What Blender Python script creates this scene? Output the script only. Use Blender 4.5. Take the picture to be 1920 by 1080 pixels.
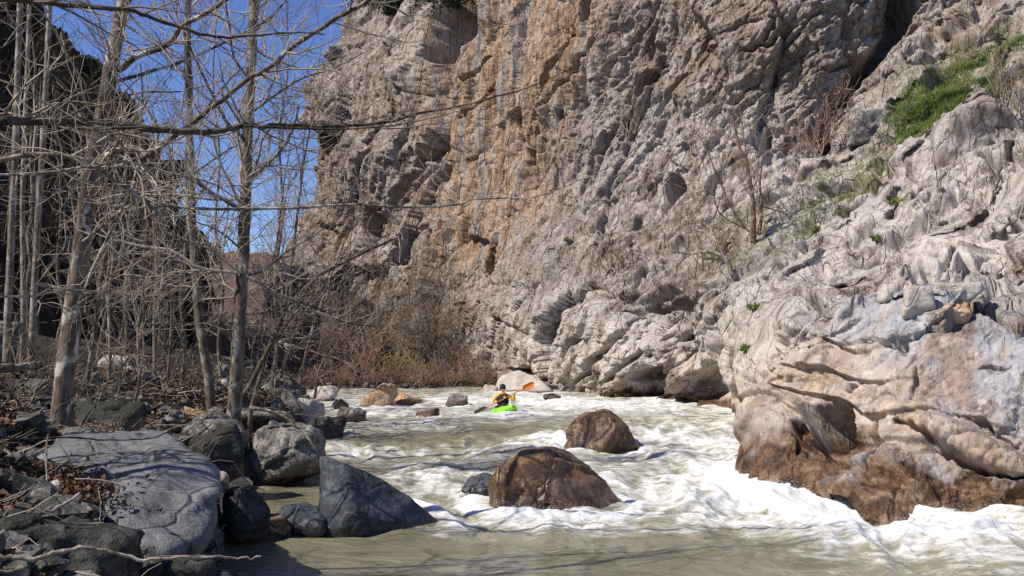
import bpy, bmesh, math, random
import numpy as np
from mathutils import Vector, Matrix

for o in list(bpy.data.objects):
    bpy.data.objects.remove(o)
S = bpy.context.scene
COL = S.collection
R = math.radians

# ------------------------------------------------------------------ camera
F = 1844.0                      # focal length in photo pixels (1920 wide)
HORIZON = 660.0                 # photo row of the horizon
CAM = np.array((0.0, 0.0, 2.5))
PITCH = math.atan((HORIZON - 540.0) / F)
cam_d = bpy.data.cameras.new('camera')
cam = bpy.data.objects.new('camera', cam_d)
COL.objects.link(cam)
cam.location = CAM
cam.rotation_euler = (math.pi / 2 + PITCH, 0, 0)
cam_d.sensor_width = 36.0
cam_d.lens = 36.0 * F / 1920.0
cam_d.clip_start = 0.05
cam_d.clip_end = 3000
S.camera = cam
S.render.resolution_x, S.render.resolution_y = 1024, 576

# ------------------------------------------------------------------ sky, sun, exposure
SUN_EL = R(47)
SUN_DIR = Vector((-0.91, -0.41, 0)).normalized()         # horizontal direction towards the sun
W = bpy.data.worlds.new('World')
S.world = W
W.use_nodes = True
wn = W.node_tree.nodes
bg = wn['Background']
sky = wn.new('ShaderNodeTexSky')
sky.sky_type = 'NISHITA'
sky.sun_disc = False
sky.sun_elevation = SUN_EL
sky.sun_rotation = math.atan2(SUN_DIR.x, SUN_DIR.y)
sky.altitude = 1200
sky.air_density = 1.0
sky.dust_density = 0.0
sky.ozone_density = 4.5
hs = wn.new('ShaderNodeHueSaturation')
hs.inputs['Saturation'].default_value = 1.12
hs.inputs['Hue'].default_value = 0.517
W.node_tree.links.new(sky.outputs['Color'], hs.inputs['Color'])
W.node_tree.links.new(hs.outputs['Color'], bg.inputs['Color'])
bg.inputs['Strength'].default_value = 0.11
sl = bpy.data.lights.new('sun', 'SUN')
sl.energy = 5.0
sl.angle = R(0.5)
sl.color = (1.0, 0.935, 0.83)
sun = bpy.data.objects.new('sun', sl)
COL.objects.link(sun)
sv = Vector((SUN_DIR.x * math.cos(SUN_EL), SUN_DIR.y * math.cos(SUN_EL), math.sin(SUN_EL)))
sun.rotation_euler = sv.to_track_quat('Z', 'Y').to_euler()
sun.location = (-30, -20, 40)
S.view_settings.view_transform = 'Standard'
S.view_settings.look = 'None'
S.view_settings.exposure = 0.4
S.view_settings.gamma = 1.0

# ------------------------------------------------------------------ numpy noise
def _h(ix, iy, iz, seed):
    h = (ix.astype(np.uint32) * np.uint32(374761393) + iy.astype(np.uint32) * np.uint32(668265263)
         + iz.astype(np.uint32) * np.uint32(2147483647) + np.uint32((seed * 974711 + 12345) & 0xffffffff))
    h ^= h >> np.uint32(13)
    h *= np.uint32(1274126177)
    h ^= h >> np.uint32(16)
    h *= np.uint32(2246822519)
    h ^= h >> np.uint32(13)
    return h

def _f(h):
    return (h & np.uint32(0xffffff)).astype(np.float32) / np.float32(0xffffff)

def perlin(p, seed=0):
    p = np.asarray(p, dtype=np.float32)
    i = np.floor(p).astype(np.int64)
    f = p - i
    u = f * f * f * (f * (f * 6 - 15) + 10)
    out = 0
    for dx in (0, 1):
        wx = u[:, 0] if dx else 1 - u[:, 0]
        for dy in (0, 1):
            wy = u[:, 1] if dy else 1 - u[:, 1]
            for dz in (0, 1):
                wz = u[:, 2] if dz else 1 - u[:, 2]
                h = _h(i[:, 0] + dx, i[:, 1] + dy, i[:, 2] + dz, seed)
                gx = ((h & np.uint32(255)).astype(np.float32) - 127.5) / 127.5
                gy = (((h >> np.uint32(8)) & np.uint32(255)).astype(np.float32) - 127.5) / 127.5
                gz = (((h >> np.uint32(16)) & np.uint32(255)).astype(np.float32) - 127.5) / 127.5
                out = out + wx * wy * wz * (gx * (f[:, 0] - dx) + gy * (f[:, 1] - dy) + gz * (f[:, 2] - dz))
    return out * 1.35

def fbm(p, octaves=4, seed=0, gain=0.5, lac=2.03, ridged=False):
    p = np.asarray(p, dtype=np.float32)
    a, s, out = 1.0, 1.0, 0
    for k in range(octaves):
        n = perlin(p * s + 17.3 * k, seed + k * 7)
        if ridged:
            n = 0.5 - 2 * np.abs(n)
        out = out + a * n
        a *= gain
        s *= lac
    return out

def voronoi(p, seed=0):
    p = np.asarray(p, dtype=np.float32)
    i = np.floor(p).astype(np.int64)
    n = len(p)
    f1 = np.full(n, 9, np.float32)
    f2 = np.full(n, 9, np.float32)
    hid = np.zeros(n, np.uint32)
    rel = np.zeros((n, 3), np.float32)
    for dx in (-1, 0, 1):
        for dy in (-1, 0, 1):
            for dz in (-1, 0, 1):
                cx, cy, cz = i[:, 0] + dx, i[:, 1] + dy, i[:, 2] + dz
                h = _h(cx, cy, cz, seed)
                q = np.stack((cx + (h & np.uint32(1023)).astype(np.float32) / 1023,
                              cy + ((h >> np.uint32(10)) & np.uint32(1023)).astype(np.float32) / 1023,
                              cz + ((h >> np.uint32(20)) & np.uint32(1023)).astype(np.float32) / 1023), 1).astype(np.float32)
                r = p - q
                d = np.sqrt((r * r).sum(1))
                m = d < f1
                f2 = np.where(m, f1, np.minimum(f2, d))
                f1 = np.where(m, d, f1)
                hid = np.where(m, h, hid)
                rel[m] = r[m]
    return f1, f2, hid, rel

def facet(p, seed=0, tilt=0.8):
    """blocky fractured relief: a random height and tilt for each cell; also the distance to the crack"""
    f1, f2, h, rel = voronoi(p, seed)
    r0 = _f(_h(h.astype(np.int64), h.astype(np.int64) * 0 + 3, h.astype(np.int64) * 0, 5)) - 0.5
    rx = _f(_h(h.astype(np.int64), h.astype(np.int64) * 0 + 5, h.astype(np.int64) * 0, 6)) - 0.5
    ry = _f(_h(h.astype(np.int64), h.astype(np.int64) * 0 + 7, h.astype(np.int64) * 0, 7)) - 0.5
    rz = _f(_h(h.astype(np.int64), h.astype(np.int64) * 0 + 9, h.astype(np.int64) * 0, 8)) - 0.5
    return r0 + tilt * (rx * rel[:, 0] + ry * rel[:, 1] + rz * rel[:, 2]) * 2, f2 - f1, r0 + 0.5

def sstep(a, b, x):
    t = np.clip((x - a) / (b - a), 0, 1)
    return t * t * (3 - 2 * t)

# ------------------------------------------------------------------ pixel -> world
cP, sP = math.cos(PITCH), math.sin(PITCH)
def pix(px, py, Y):
    """the point on the sight line of photo pixel (px, py) at Y metres up the gorge"""
    a = (np.asarray(px, float) - 960) / F
    b = (540 - np.asarray(py, float)) / F
    fy = cP - b * sP
    fz = sP + b * cP
    Y = np.asarray(Y, float)
    return np.stack((a / fy * Y, Y + 0 * a, CAM[2] + fz / fy * Y), -1)
def to_px(p):
    p = np.asarray(p, float) - CAM
    d = p[..., 1] * cP + p[..., 2] * sP
    u = -p[..., 1] * sP + p[..., 2] * cP
    return 960 + F * p[..., 0] / d, 540 - F * u / d
def V(px, py, Y):
    return Vector(pix(px, py, Y).tolist())

# ------------------------------------------------------------------ mesh helpers
def link(o, parent=None):
    COL.objects.link(o)
    if parent is not None:
        o.parent = parent
    return o
def tag(o, label=None, cat=None, group=None, kind=None):
    if label: o['label'] = label
    if cat: o['category'] = cat
    if group: o['group'] = group
    if kind: o['kind'] = kind
    return o
def empty(name, loc, label, cat, group=None):
    o = bpy.data.objects.new(name, None)
    o.location = loc
    o.empty_display_size = 0.2
    link(o)
    return tag(o, label, cat, group)
def mesh_np(name, v, f, smooth=True, attrs=None):
    v = np.asarray(v, np.float32)
    f = np.asarray(f, np.int32)
    k = f.shape[1]
    me = bpy.data.meshes.new(name)
    me.vertices.add(len(v))
    me.vertices.foreach_set('co', v.ravel())
    me.loops.add(f.size)
    me.loops.foreach_set('vertex_index', f.ravel())
    me.polygons.add(len(f))
    me.polygons.foreach_set('loop_start', np.arange(0, f.size, k, dtype=np.int32))
    me.polygons.foreach_set('loop_total', np.full(len(f), k, np.int32))
    me.polygons.foreach_set('use_smooth', np.full(len(f), smooth, bool))
    me.update(calc_edges=True)
    for n, a in (attrs or {}).items():
        at = me.attributes.new(n, 'FLOAT', 'POINT')
        at.data.foreach_set('value', np.asarray(a, np.float32))
    return me
def obj(name, me, mat, parent=None, loc=None):
    o = bpy.data.objects.new(name, me)
    if mat is not None and not len(me.materials):
        me.materials.append(mat)
    link(o, parent)
    if loc is not None:
        o.location = loc
    return o
def grid_faces(nr, nc):
    i = np.arange(nr * nc).reshape(nr, nc)
    return np.stack((i[:-1, :-1], i[1:, :-1], i[1:, 1:], i[:-1, 1:]), -1).reshape(-1, 4)
def grid_normals(P):
    du = np.gradient(P, axis=1)
    dv = np.gradient(P, axis=0)
    n = np.cross(du, dv)
    return n / (np.linalg.norm(n, axis=-1, keepdims=True) + 1e-9)

# ------------------------------------------------------------------ materials
def newmat(name):
    m = bpy.data.materials.new(name)
    m.use_nodes = True
    nt = m.node_tree
    return m, nt, nt.nodes['Principled BSDF']
class N:
    """small node-graph helper"""
    def __init__(s, nt):
        s.nt = nt
        s.tc = nt.nodes.new('ShaderNodeTexCoord')
    def val(s, sock, v):
        if hasattr(v, 'is_output'): s.nt.links.new(v, sock)
        else: sock.default_value = v
    def coords(s, scale=(1, 1, 1), rot=(0, 0, 0)):
        m = s.nt.nodes.new('ShaderNodeMapping')
        m.inputs['Scale'].default_value = scale
        m.inputs['Rotation'].default_value = rot
        s.nt.links.new(s.tc.outputs['Object'], m.inputs['Vector'])
        return m.outputs['Vector']
    def noise(s, vec, scale, detail=6, rough=0.6, dist=0.0):
        n = s.nt.nodes.new('ShaderNodeTexNoise')
        n.inputs['Scale'].default_value = scale
        n.inputs['Detail'].default_value = detail
        n.inputs['Roughness'].default_value = rough
        n.inputs['Distortion'].default_value = dist
        s.nt.links.new(vec, n.inputs['Vector'])
        return n.outputs['Fac']
    def vor(s, vec, scale, feature='F1'):
        n = s.nt.nodes.new('ShaderNodeTexVoronoi')
        n.feature = feature
        n.inputs['Scale'].default_value = scale
        s.nt.links.new(vec, n.inputs['Vector'])
        return n.outputs['Distance']
    def attr(s, name):
        a = s.nt.nodes.new('ShaderNodeAttribute')
        a.attribute_name = name
        return a.outputs['Fac']
    def ramp(s, fac, stops):
        r = s.nt.nodes.new('ShaderNodeValToRGB')
        e = r.color_ramp.elements
        while len(e) < len(stops): e.new(0.5)
        for k, (p, c) in enumerate(stops):
            e[k].position = p
            e[k].color = c if len(c) == 4 else (*c, 1)
        s.val(r.inputs['Fac'], fac)
        return r.outputs['Color']
    def sm(s, fac, a, b):
        m = s.nt.nodes.new('ShaderNodeMapRange')
        m.interpolation_type = 'SMOOTHSTEP'
        m.inputs['From Min'].default_value = a
        m.inputs['From Max'].default_value = b
        s.val(m.inputs['Value'], fac)
        return m.outputs['Result']
    def mix(s, fac, a, b, mode='MIX'):
        m = s.nt.nodes.new('ShaderNodeMix')
        m.data_type = 'RGBA'
        m.blend_type = mode
        m.clamp_factor = True
        for sock, v in ((m.inputs[0], fac), (m.inputs[6], a), (m.inputs[7], b)):
            if isinstance(v, tuple) and len(v) == 3: v = (*v, 1)
            s.val(sock, v)
        return m.outputs[2]
    def math(s, op, a, b=0.0):
        m = s.nt.nodes.new('ShaderNodeMath')
        m.operation = op
        s.val(m.inputs[0], a)
        s.val(m.inputs[1], b)
        return m.outputs[0]
    def bump(s, height, strength=0.5, dist=0.05, normal=None):
        b = s.nt.nodes.new('ShaderNodeBump')
        b.inputs['Strength'].default_value = strength
        b.inputs['Distance'].default_value = dist
        s.val(b.inputs['Height'], height)
        if normal is not None: s.nt.links.new(normal, b.inputs['Normal'])
        return b.outputs['Normal']

def m_cliff():
    m, nt, b = newmat('cliff_limestone')
    n = N(nt)
    c = n.coords()
    strata = n.coords((1.0, 1.0, 0.35), (R(15), R(-38), 0))
    big = n.noise(c, 0.16, 5, 0.6, 0.4)
    mid = n.noise(strata, 0.9, 6, 0.66, 0.3)
    fine = n.noise(c, 5.0, 5, 0.7)
    col = n.ramp(mid, [(0.32, (0.115, 0.085, 0.066)), (0.44, (0.25, 0.193, 0.156)), (0.55, (0.345, 0.287, 0.247)), (0.70, (0.50, 0.445, 0.405))])
    col = n.mix(n.math('MULTIPLY', n.sm(big, 0.5, 0.66), .55), col, (0.30, 0.215, 0.15))
    col = n.mix(n.math('MULTIPLY', n.sm(big, 0.47, 0.33), .6), col, (0.31, 0.285, 0.28))
    # pale polished and grey weathered zones
    col = n.mix(n.math('MULTIPLY', n.attr('pale'), n.sm(mid, 0.34, 0.55)), col, (0.51, 0.46, 0.42))
    # orange and grey run-off streaks down the wall
    st = n.noise(n.coords((1.0, 1.0, 0.06)), 1.5, 5, 0.66, 0.2)
    och = n.ramp(st, [(0.32, (0.15, 0.085, 0.048)), (0.43, (0.40, 0.235, 0.12)), (0.52, (0.46, 0.335, 0.225)), (0.58, (0.38, 0.345, 0.32)), (0.70, (0.30, 0.285, 0.285))])
    col = n.mix(n.math('MULTIPLY', n.attr('ochre'), 0.66), col, och)
    warm = n.noise(c, 1.7, 4, 0.65)
    col = n.mix(n.math('MULTIPLY', n.math('MULTIPLY', n.attr('warm'), .7), n.sm(warm, 0.42, 0.64)), col, (0.49, 0.365, 0.245))
    # blue grey water-worn film
    col = n.mix(n.math('MULTIPLY', n.attr('blue'), n.sm(n.noise(n.coords((1, 1, .3)), 1.1, 5), 0.38, 0.6)), col, (0.33, 0.33, 0.355))
    # pale lichen specks, then dark specks painted in for pits and shrubs
    col = n.mix(n.math('MULTIPLY', n.sm(n.noise(c, 3.4, 5, 0.75), 0.58, 0.68), 0.55), col, (0.52, 0.48, 0.45))
    col = n.mix(n.math('MULTIPLY', n.sm(n.noise(c, 2.6, 6, 0.82), 0.54, 0.62), 0.62), col, (0.085, 0.064, 0.052))
    drip = n.noise(n.coords((1.0, 1.0, 0.16)), 3.2, 4, .65, .2)
    col = n.mix(n.math('MULTIPLY', n.attr('polish'), n.math('MULTIPLY', n.sm(drip, .56, .66), .55)), col, (0.56, 0.53, 0.50))
    col = n.mix(n.math('MULTIPLY', n.attr('polish'), n.math('MULTIPLY', n.sm(drip, .43, .34), .55)), col, (0.15, 0.125, 0.115))
    # thin soil and moss on ledges
    gn = n.noise(c, 1.3, 4, 0.7)
    col = n.mix(n.math('MULTIPLY', n.math('MULTIPLY', n.attr('green'), .75), n.sm(gn, 0.46, 0.58)), col, (0.115, 0.135, 0.035))
    # wet brown algae band by the water
    wet = n.sm(n.math('ADD', n.attr('wet'), n.math('MULTIPLY', n.math('SUBTRACT', mid, 0.5), 2.6)), 0.3, 0.75)
    col = n.mix(wet, col, n.ramp(n.noise(c, 2.6, 4, 0.7), [(0.36, (0.025, 0.018, 0.013)), (0.5, (0.11, 0.055, 0.026)), (0.64, (0.23, 0.16, 0.10))]))
    nt.links.new(col, b.inputs['Base Color'])
    rg = n.math('SUBTRACT', 0.9, n.math('MULTIPLY', wet, 0.55))
    nt.links.new(rg, b.inputs['Roughness'])
    b.inputs['Specular IOR Level'].default_value = 0.3
    rough = n.math('SUBTRACT', 1.0, n.math('MULTIPLY', n.attr('polish'), 0.55))
    h = n.math('ADD', n.math('MULTIPLY', n.noise(strata, 2.4, 6, 0.72), 1.0), n.math('MULTIPLY', n.vor(strata, 3.1), 0.35))
    wob = n.nt.nodes.new('ShaderNodeMix'); wob.data_type = 'VECTOR'; wob.inputs[0].default_value = .12
    nz = n.nt.nodes.new('ShaderNodeTexNoise'); nz.inputs['Scale'].default_value = 1.3; nz.inputs['Detail'].default_value = 4
    nt.links.new(strata, nz.inputs['Vector']); nt.links.new(strata, wob.inputs[4]); nt.links.new(nz.outputs['Color'], wob.inputs[5])
    cr = n.math('ADD', n.sm(n.vor(wob.outputs[1], .75, 'DISTANCE_TO_EDGE'), .0, .035), n.math('MULTIPLY', n.sm(n.vor(wob.outputs[1], 2.1, 'DISTANCE_TO_EDGE'), .0, .05), .6))
    h = n.math('MULTIPLY', n.math('ADD', h, n.math('MULTIPLY', cr, n.math('SUBTRACT', .38, n.math('MULTIPLY', n.attr('polish'), .35)))), rough)
    n1 = n.bump(h, 1.0, 0.30)
    nt.links.new(n.bump(fine, 0.6, 0.06, n1), b.inputs['Normal'])
    return m

def m_rock(name, dark, midc, light, wetc=(0.05, 0.03, 0.018), scale=2.2, veins=None, moss=(0.045, 0.06, 0.018), bump=0.5, wetmix=.8):
    m, nt, b = newmat(name)
    n = N(nt)
    c = n.coords()
    a = n.noise(c, scale, 6, 0.68, 0.3)
    f = n.noise(c, scale * 7, 5, 0.7)
    col = n.ramp(a, [(0.30, dark), (0.5, midc), (0.70, light)])
    col = n.mix(n.math('MULTIPLY', n.sm(f, 0.52, 0.66), 0.5), col, light)
    col = n.mix(n.math('MULTIPLY', n.sm(f, 0.48, 0.33), 0.5), col, dark)
    if veins:
        v = n.vor(n.coords((1, 1, 1.6), (0.4, 0.6, 0.2)), scale * 0.9, 'DISTANCE_TO_EDGE')
        vn = n.math('ADD', v, n.math('MULTIPLY', n.math('SUBTRACT', n.noise(c, scale * 3, 5), 0.5), 0.10))
        col = n.mix(n.math('MULTIPLY', n.sm(vn, 0.03, 0.0), 0.35), col, veins)
    col = n.mix(n.math('MULTIPLY', n.attr('moss'), n.sm(n.noise(c, scale * 1.6, 7, .7), 0.42, 0.56)), col, moss)
    wet = n.sm(n.math('ADD', n.attr('wet'), n.math('MULTIPLY', n.math('SUBTRACT', a, 0.5), 0.9)), 0.35, 0.65)
    wcol = n.mix(n.sm(f, .4, .62), wetc, tuple(min(1, x * 3.2) for x in wetc))
    col = n.mix(n.math('MULTIPLY', wet, wetmix), col, wcol)
    nt.links.new(col, b.inputs['Base Color'])
    nt.links.new(n.math('SUBTRACT', 0.85, n.math('MULTIPLY', wet, 0.62)), b.inputs['Roughness'])
    b.inputs['Specular IOR Level'].default_value = 0.35
    cr = n.sm(n.vor(n.coords((1, 1.3, .8), (.5, .3, .9)), scale * .55, 'DISTANCE_TO_EDGE'), .0, .03)
    n1 = n.bump(n.math('ADD', n.noise(c, scale * 1.8, 6, 0.7), n.math('MULTIPLY', cr, .35)), bump, 0.12)
    nt.links.new(n.bump(f, 0.35, 0.02, n1), b.inputs['Normal'])
    return m

def m_bark(name, dark, light, patch, scale=9, pstr=0.6):
    m, nt, b = newmat(name)
    n = N(nt)
    a = n.noise(n.coords((1, 1, .35)), scale, 5, .7)
    p = n.noise(n.coords((1, 1, .6)), scale * .45, 4, .6, .6)
    col = n.mix(n.sm(a, .35, .65), dark, light)
    col = n.mix(n.math('MULTIPLY', n.sm(p, .52, .6), pstr), col, patch)
    nt.links.new(col, b.inputs['Base Color'])
    b.inputs['Roughness'].default_value = 0.9
    b.inputs['Specular IOR Level'].default_value = 0.2
    nt.links.new(n.bump(a, .6, .02), b.inputs['Normal'])
    return m

def m_vary(name, c1, c2, c3=None, scale=1.5, rough=0.9, bump=0.0, detail=6, spec=0.25):
    m, nt, b = newmat(name)
    n = N(nt)
    a = n.noise(n.coords(), scale, detail, .65)
    st = [(0.3, c1), (0.52, c2)] + ([(0.7, c3)] if c3 else [])
    nt.links.new(n.ramp(a, st), b.inputs['Base Color'])
    b.inputs['Roughness'].default_value = rough
    b.inputs['Specular IOR Level'].default_value = spec
    if bump:
        nt.links.new(n.bump(n.noise(n.coords(), scale * 5, 8, .7), bump, 0.08), b.inputs['Normal'])
    return m

def m_water():
    m, nt, b = newmat('river_water')
    n = N(nt)
    flow = n.coords((0.62, 0.95, 0.8), (0, 0, R(-14)))
    fl = n.noise(flow, 2.2, 5, 0.64, 1.3)
    fs = n.noise(flow, 9.0, 4, 0.7, 0.5)
    fz = n.math('ADD', n.attr('foam'), n.math('MULTIPLY', n.math('SUBTRACT', fl, 0.5), 2.1))
    fz = n.math('ADD', fz, n.math('MULTIPLY', n.math('SUBTRACT', fs, 0.5), 1.1))
    foam = n.sm(fz, 0.15, 0.85)
    body = n.ramp(n.noise(flow, 0.8, 4, .6), [(0.35, (0.14, 0.132, 0.08)), (0.65, (0.25, 0.235, 0.16))])
    body = n.mix(n.math('MULTIPLY', n.attr('shallow'), 0.75), body, (0.11, 0.068, 0.034))
    col = n.mix(n.sm(fz, .0, .45), body, (0.30, 0.285, 0.22))
    col = n.mix(n.sm(fz, .28, .72), col, (0.47, 0.46, 0.41))
    col = n.mix(n.sm(fz, .62, 1.05), col, (0.68, 0.68, 0.665))
    nt.links.new(col, b.inputs['Base Color'])
    nt.links.new(n.math('ADD', 0.09, n.math('MULTIPLY', foam, 0.6)), b.inputs['Roughness'])
    b.inputs['IOR'].default_value = 1.33
    h = n.math('ADD', n.noise(flow, 3.5, 4, .6, .4), n.math('MULTIPLY', fs, .35))
    n1 = n.bump(h, 0.6, 0.12)
    nt.links.new(n.math('MULTIPLY', foam, .55), b.inputs['Subsurface Weight'])
    b.inputs['Subsurface Radius'].default_value = (1, 1, .95)
    b.inputs['Subsurface Scale'].default_value = .12
    nt.links.new(n.bump(n.math('MULTIPLY', foam, n.noise(n.coords(), 14, 3, .7)), 0.3, 0.03, n1), b.inputs['Normal'])
    return m

M = {
    'cliff': m_cliff(),
    'water': m_water(),
    'gray_rock': m_rock('grey_limestone', (0.045, 0.045, 0.048), (0.115, 0.115, 0.122), (0.22, 0.215, 0.22), scale=1.5, bump=0.7),
    'blue_rock': m_rock('dark_veined_slate', (0.014, 0.016, 0.020), (0.036, 0.041, 0.052), (0.13, 0.14, 0.16), scale=2.1, veins=(0.12, 0.13, 0.155), wetc=(0.012, 0.012, 0.013)),
    'brown_rock': m_rock('wet_brown_rock', (0.035, 0.022, 0.015), (0.115, 0.072, 0.046), (0.33, 0.245, 0.185), wetc=(0.05, 0.027, 0.013), scale=1.5, bump=0.7, moss=(0.27, 0.14, 0.055), wetmix=.45),
    'orange_rock': m_rock('orange_stained_rock', (0.20, 0.105, 0.05), (0.42, 0.26, 0.13), (0.55, 0.47, 0.40), wetc=(0.10, 0.05, 0.02), scale=1.6),
    'pale_rock': m_rock('pale_limestone', (0.24, 0.19, 0.155), (0.42, 0.37, 0.325), (0.56, 0.52, 0.48), wetc=(0.06, 0.036, 0.02), scale=2.4),
    'mottled_rock': m_rock('mottled_rock', (0.04, 0.036, 0.031), (0.15, 0.137, 0.122), (0.42, 0.39, 0.35), scale=2.6, bump=.8),
    'dark_rock': m_rock('dark_moss_and_shade_rock', (0.010, 0.009, 0.008), (0.030, 0.027, 0.023), (0.12, 0.11, 0.10), scale=2.4, moss=(0.022, 0.028, 0.011), bump=.9),
    'bank_rock': m_rock('bank_rock', (0.03, 0.027, 0.023), (0.10, 0.09, 0.08), (0.27, 0.25, 0.225), scale=2.6, moss=(0.03, 0.035, 0.014)),
    'bark': m_bark('pale_mottled_bark', (0.10, 0.072, 0.052), (0.30, 0.25, 0.20), (0.50, 0.47, 0.41)),
    'bark_plane': m_bark('flaking_bark', (0.05, 0.035, 0.025), (0.19, 0.145, 0.11), (0.50, 0.46, 0.39), scale=7, pstr=.85),
    'bark_dark_and_shade': m_bark('dark_and_shade_bark', (0.035, 0.027, 0.02), (0.10, 0.078, 0.058), (0.16, 0.14, 0.11)),  # dark bark, also used where the darkness stands for shade
    'bark_mid': m_bark('brown_grey_bark', (0.055, 0.04, 0.03), (0.17, 0.135, 0.10), (0.36, 0.33, 0.28)),
    'bark_red': m_bark('reddish_bark', (0.08, 0.042, 0.030), (0.20, 0.115, 0.085), (0.30, 0.24, 0.2)),
    'twig': m_vary('pale_twig', (0.17, 0.135, 0.105), (0.40, 0.34, 0.275), scale=3),
    'twig_brown': m_vary('brown_twig', (0.13, 0.095, 0.07), (0.29, 0.225, 0.165), scale=2),
    'twig_red': m_vary('red_brown_twig', (0.17, 0.10, 0.075), (0.34, 0.22, 0.165), scale=.8),
    'twig_olive': m_vary('olive_twig', (0.12, 0.10, 0.035), (0.27, 0.22, 0.085), scale=.9),
    'soil': m_vary('leafy_soil', (0.010, 0.008, 0.006), (0.030, 0.021, 0.014), (0.08, 0.055, 0.037), scale=3.5, bump=.8, detail=9),
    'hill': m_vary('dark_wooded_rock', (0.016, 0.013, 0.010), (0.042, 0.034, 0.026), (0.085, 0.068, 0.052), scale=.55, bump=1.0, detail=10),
    'farhill': m_vary('far_brushy_slope', (0.06, 0.04, 0.03), (0.11, 0.075, 0.058), (0.17, 0.12, 0.09), scale=.5, bump=1.0, detail=9),
    'leaf_dry': m_vary('dry_leaf', (0.045, 0.024, 0.014), (0.12, 0.066, 0.035), (0.28, 0.19, 0.115), scale=9),
    'grass': m_vary('grass_blade', (0.05, 0.085, 0.018), (0.115, 0.165, 0.035), (0.26, 0.24, 0.09), scale=1.3),
    'needle': m_vary('dark_evergreen', (0.012, 0.022, 0.010), (0.03, 0.05, 0.022), (0.06, 0.085, 0.035), scale=2),
    'moss': m_vary('mossy_leaves', (0.02, 0.03, 0.014), (0.05, 0.07, 0.03), (0.11, 0.13, 0.07), scale=6),
    'drop': m_vary('water_drop', (0.7, 0.7, 0.69), (0.82, 0.82, 0.81), scale=5, rough=.2, spec=.5),
    'kayak': m_vary('lime_plastic', (0.20, 0.58, 0.02), (0.27, 0.68, 0.03), scale=2, rough=.35, spec=.5),
    'black': m_vary('black_neoprene', (0.010, 0.010, 0.012), (0.022, 0.022, 0.025), scale=8, rough=.7),
    'jacket': m_vary('orange_drytop', (0.72, 0.26, 0.015), (0.85, 0.38, 0.025), scale=5, rough=.6),
    'skin': m_vary('skin', (0.50, 0.29, 0.20), (0.58, 0.35, 0.25), scale=20, rough=.6),
    'paddle': m_vary('orange_paddle', (0.68, 0.13, 0.02), (0.78, 0.20, 0.03), scale=4, rough=.4, spec=.5),
    'yellow': m_vary('yellow_patch', (0.72, 0.66, 0.12), (0.8, 0.75, 0.2), scale=10, rough=.5),
}

#STRUCTURE
# ------------------------------------------------------------------ river profile
def zw(y):
    """still level of the river, which drops in steps towards the camera"""
    return np.interp(y, [0, 13, 18, 23.5, 25.2, 27, 33, 40, 60], [0, 0, .15, .24, .34, .53, .64, .76, .85])
def x_left(y):
    return np.interp(y, [0, 6, 9, 11.5, 14, 16, 20, 28, 36, 42, 46, 60], [-1.5, -2.2, -2.7, -3.3, -4.0, -4.6, -4.4, -5.4, -7.2, -9.6, -13, -30])
def y_far(x):
    return np.interp(x, [-30, -9, 0, 4, 12], [48, 46, 47, 50, 56])
def bank_d(x, y):
    return np.maximum(x_left(y) - x, y - y_far(x))
def gz(x, y):
    """height of the ground (bank, or river bed where below water)"""
    x = np.asarray(x, float); y = np.asarray(y, float)
    d = bank_d(x, y)
    dd = np.maximum(d, 0)
    farb = sstep(44, 48, y)
    up = (1.35 * (1 - np.exp(-dd / 1.3)) + 0.10 * dd) * (1 - farb) + (0.35 * (1 - np.exp(-dd / 2)) + 0.06 * dd) * farb
    bed = -0.22 - 0.3 * np.clip(-d, 0, 2.5)
    z = zw(y) + np.where(d > 0, up - 0.22 * np.exp(-dd / .3), bed)
    p = np.stack((x, y, 0 * x), -1).reshape(-1, 3)
    nz = (0.16 * fbm(p * 0.8, 4, 11)).reshape(x.shape) * np.clip(0.25 + dd, 0, 1.5)
    return z + nz

# ground: one sheet from behind the camera to the far end of the gorge
ys = np.concatenate((np.linspace(-6, 3, 12)[:-1], np.geomspace(3, 60, 190), np.geomspace(62, 320, 30)))
ts = np.linspace(-1, 1, 230)
Yg, Tg = np.meshgrid(ys, ts, indexing='ij')
Xg = Tg * (np.clip(Yg, 0, None) * 0.62 + 8)
Zg = gz(Xg, Yg)
ground = obj('ground', mesh_np('ground', np.stack((Xg, Yg, Zg), -1).reshape(-1, 3), grid_faces(*Xg.shape)), M['soil'])
tag(ground, kind='structure')

# ------------------------------------------------------------------ rock walls: surfaces through measured points
def tps(pts, vals, q):
    """thin plate spline through measured points"""
    pts = np.asarray(pts, float) / 500; vals = np.asarray(vals, float); q = np.asarray(q, float) / 500
    def U(r2): return np.where(r2 > 0, r2 * np.log(r2 + 1e-12), 0)
    n = len(pts)
    K = U(((pts[:, None] - pts[None]) ** 2).sum(-1)) + np.eye(n) * 2e-3
    Pm = np.c_[np.ones(n), pts]
    A = np.block([[K, Pm], [Pm.T, np.zeros((3, 3))]])
    w = np.linalg.solve(A, np.r_[vals, 0, 0, 0])
    out = np.empty(len(q))
    for s in range(0, len(q), 60000):
        qq = q[s:s + 60000]
        out[s:s + 60000] = U(((qq[:, None] - pts[None]) ** 2).sum(-1)) @ w[:n] + np.c_[np.ones(len(qq)), qq] @ w[n:]
    return out

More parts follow.
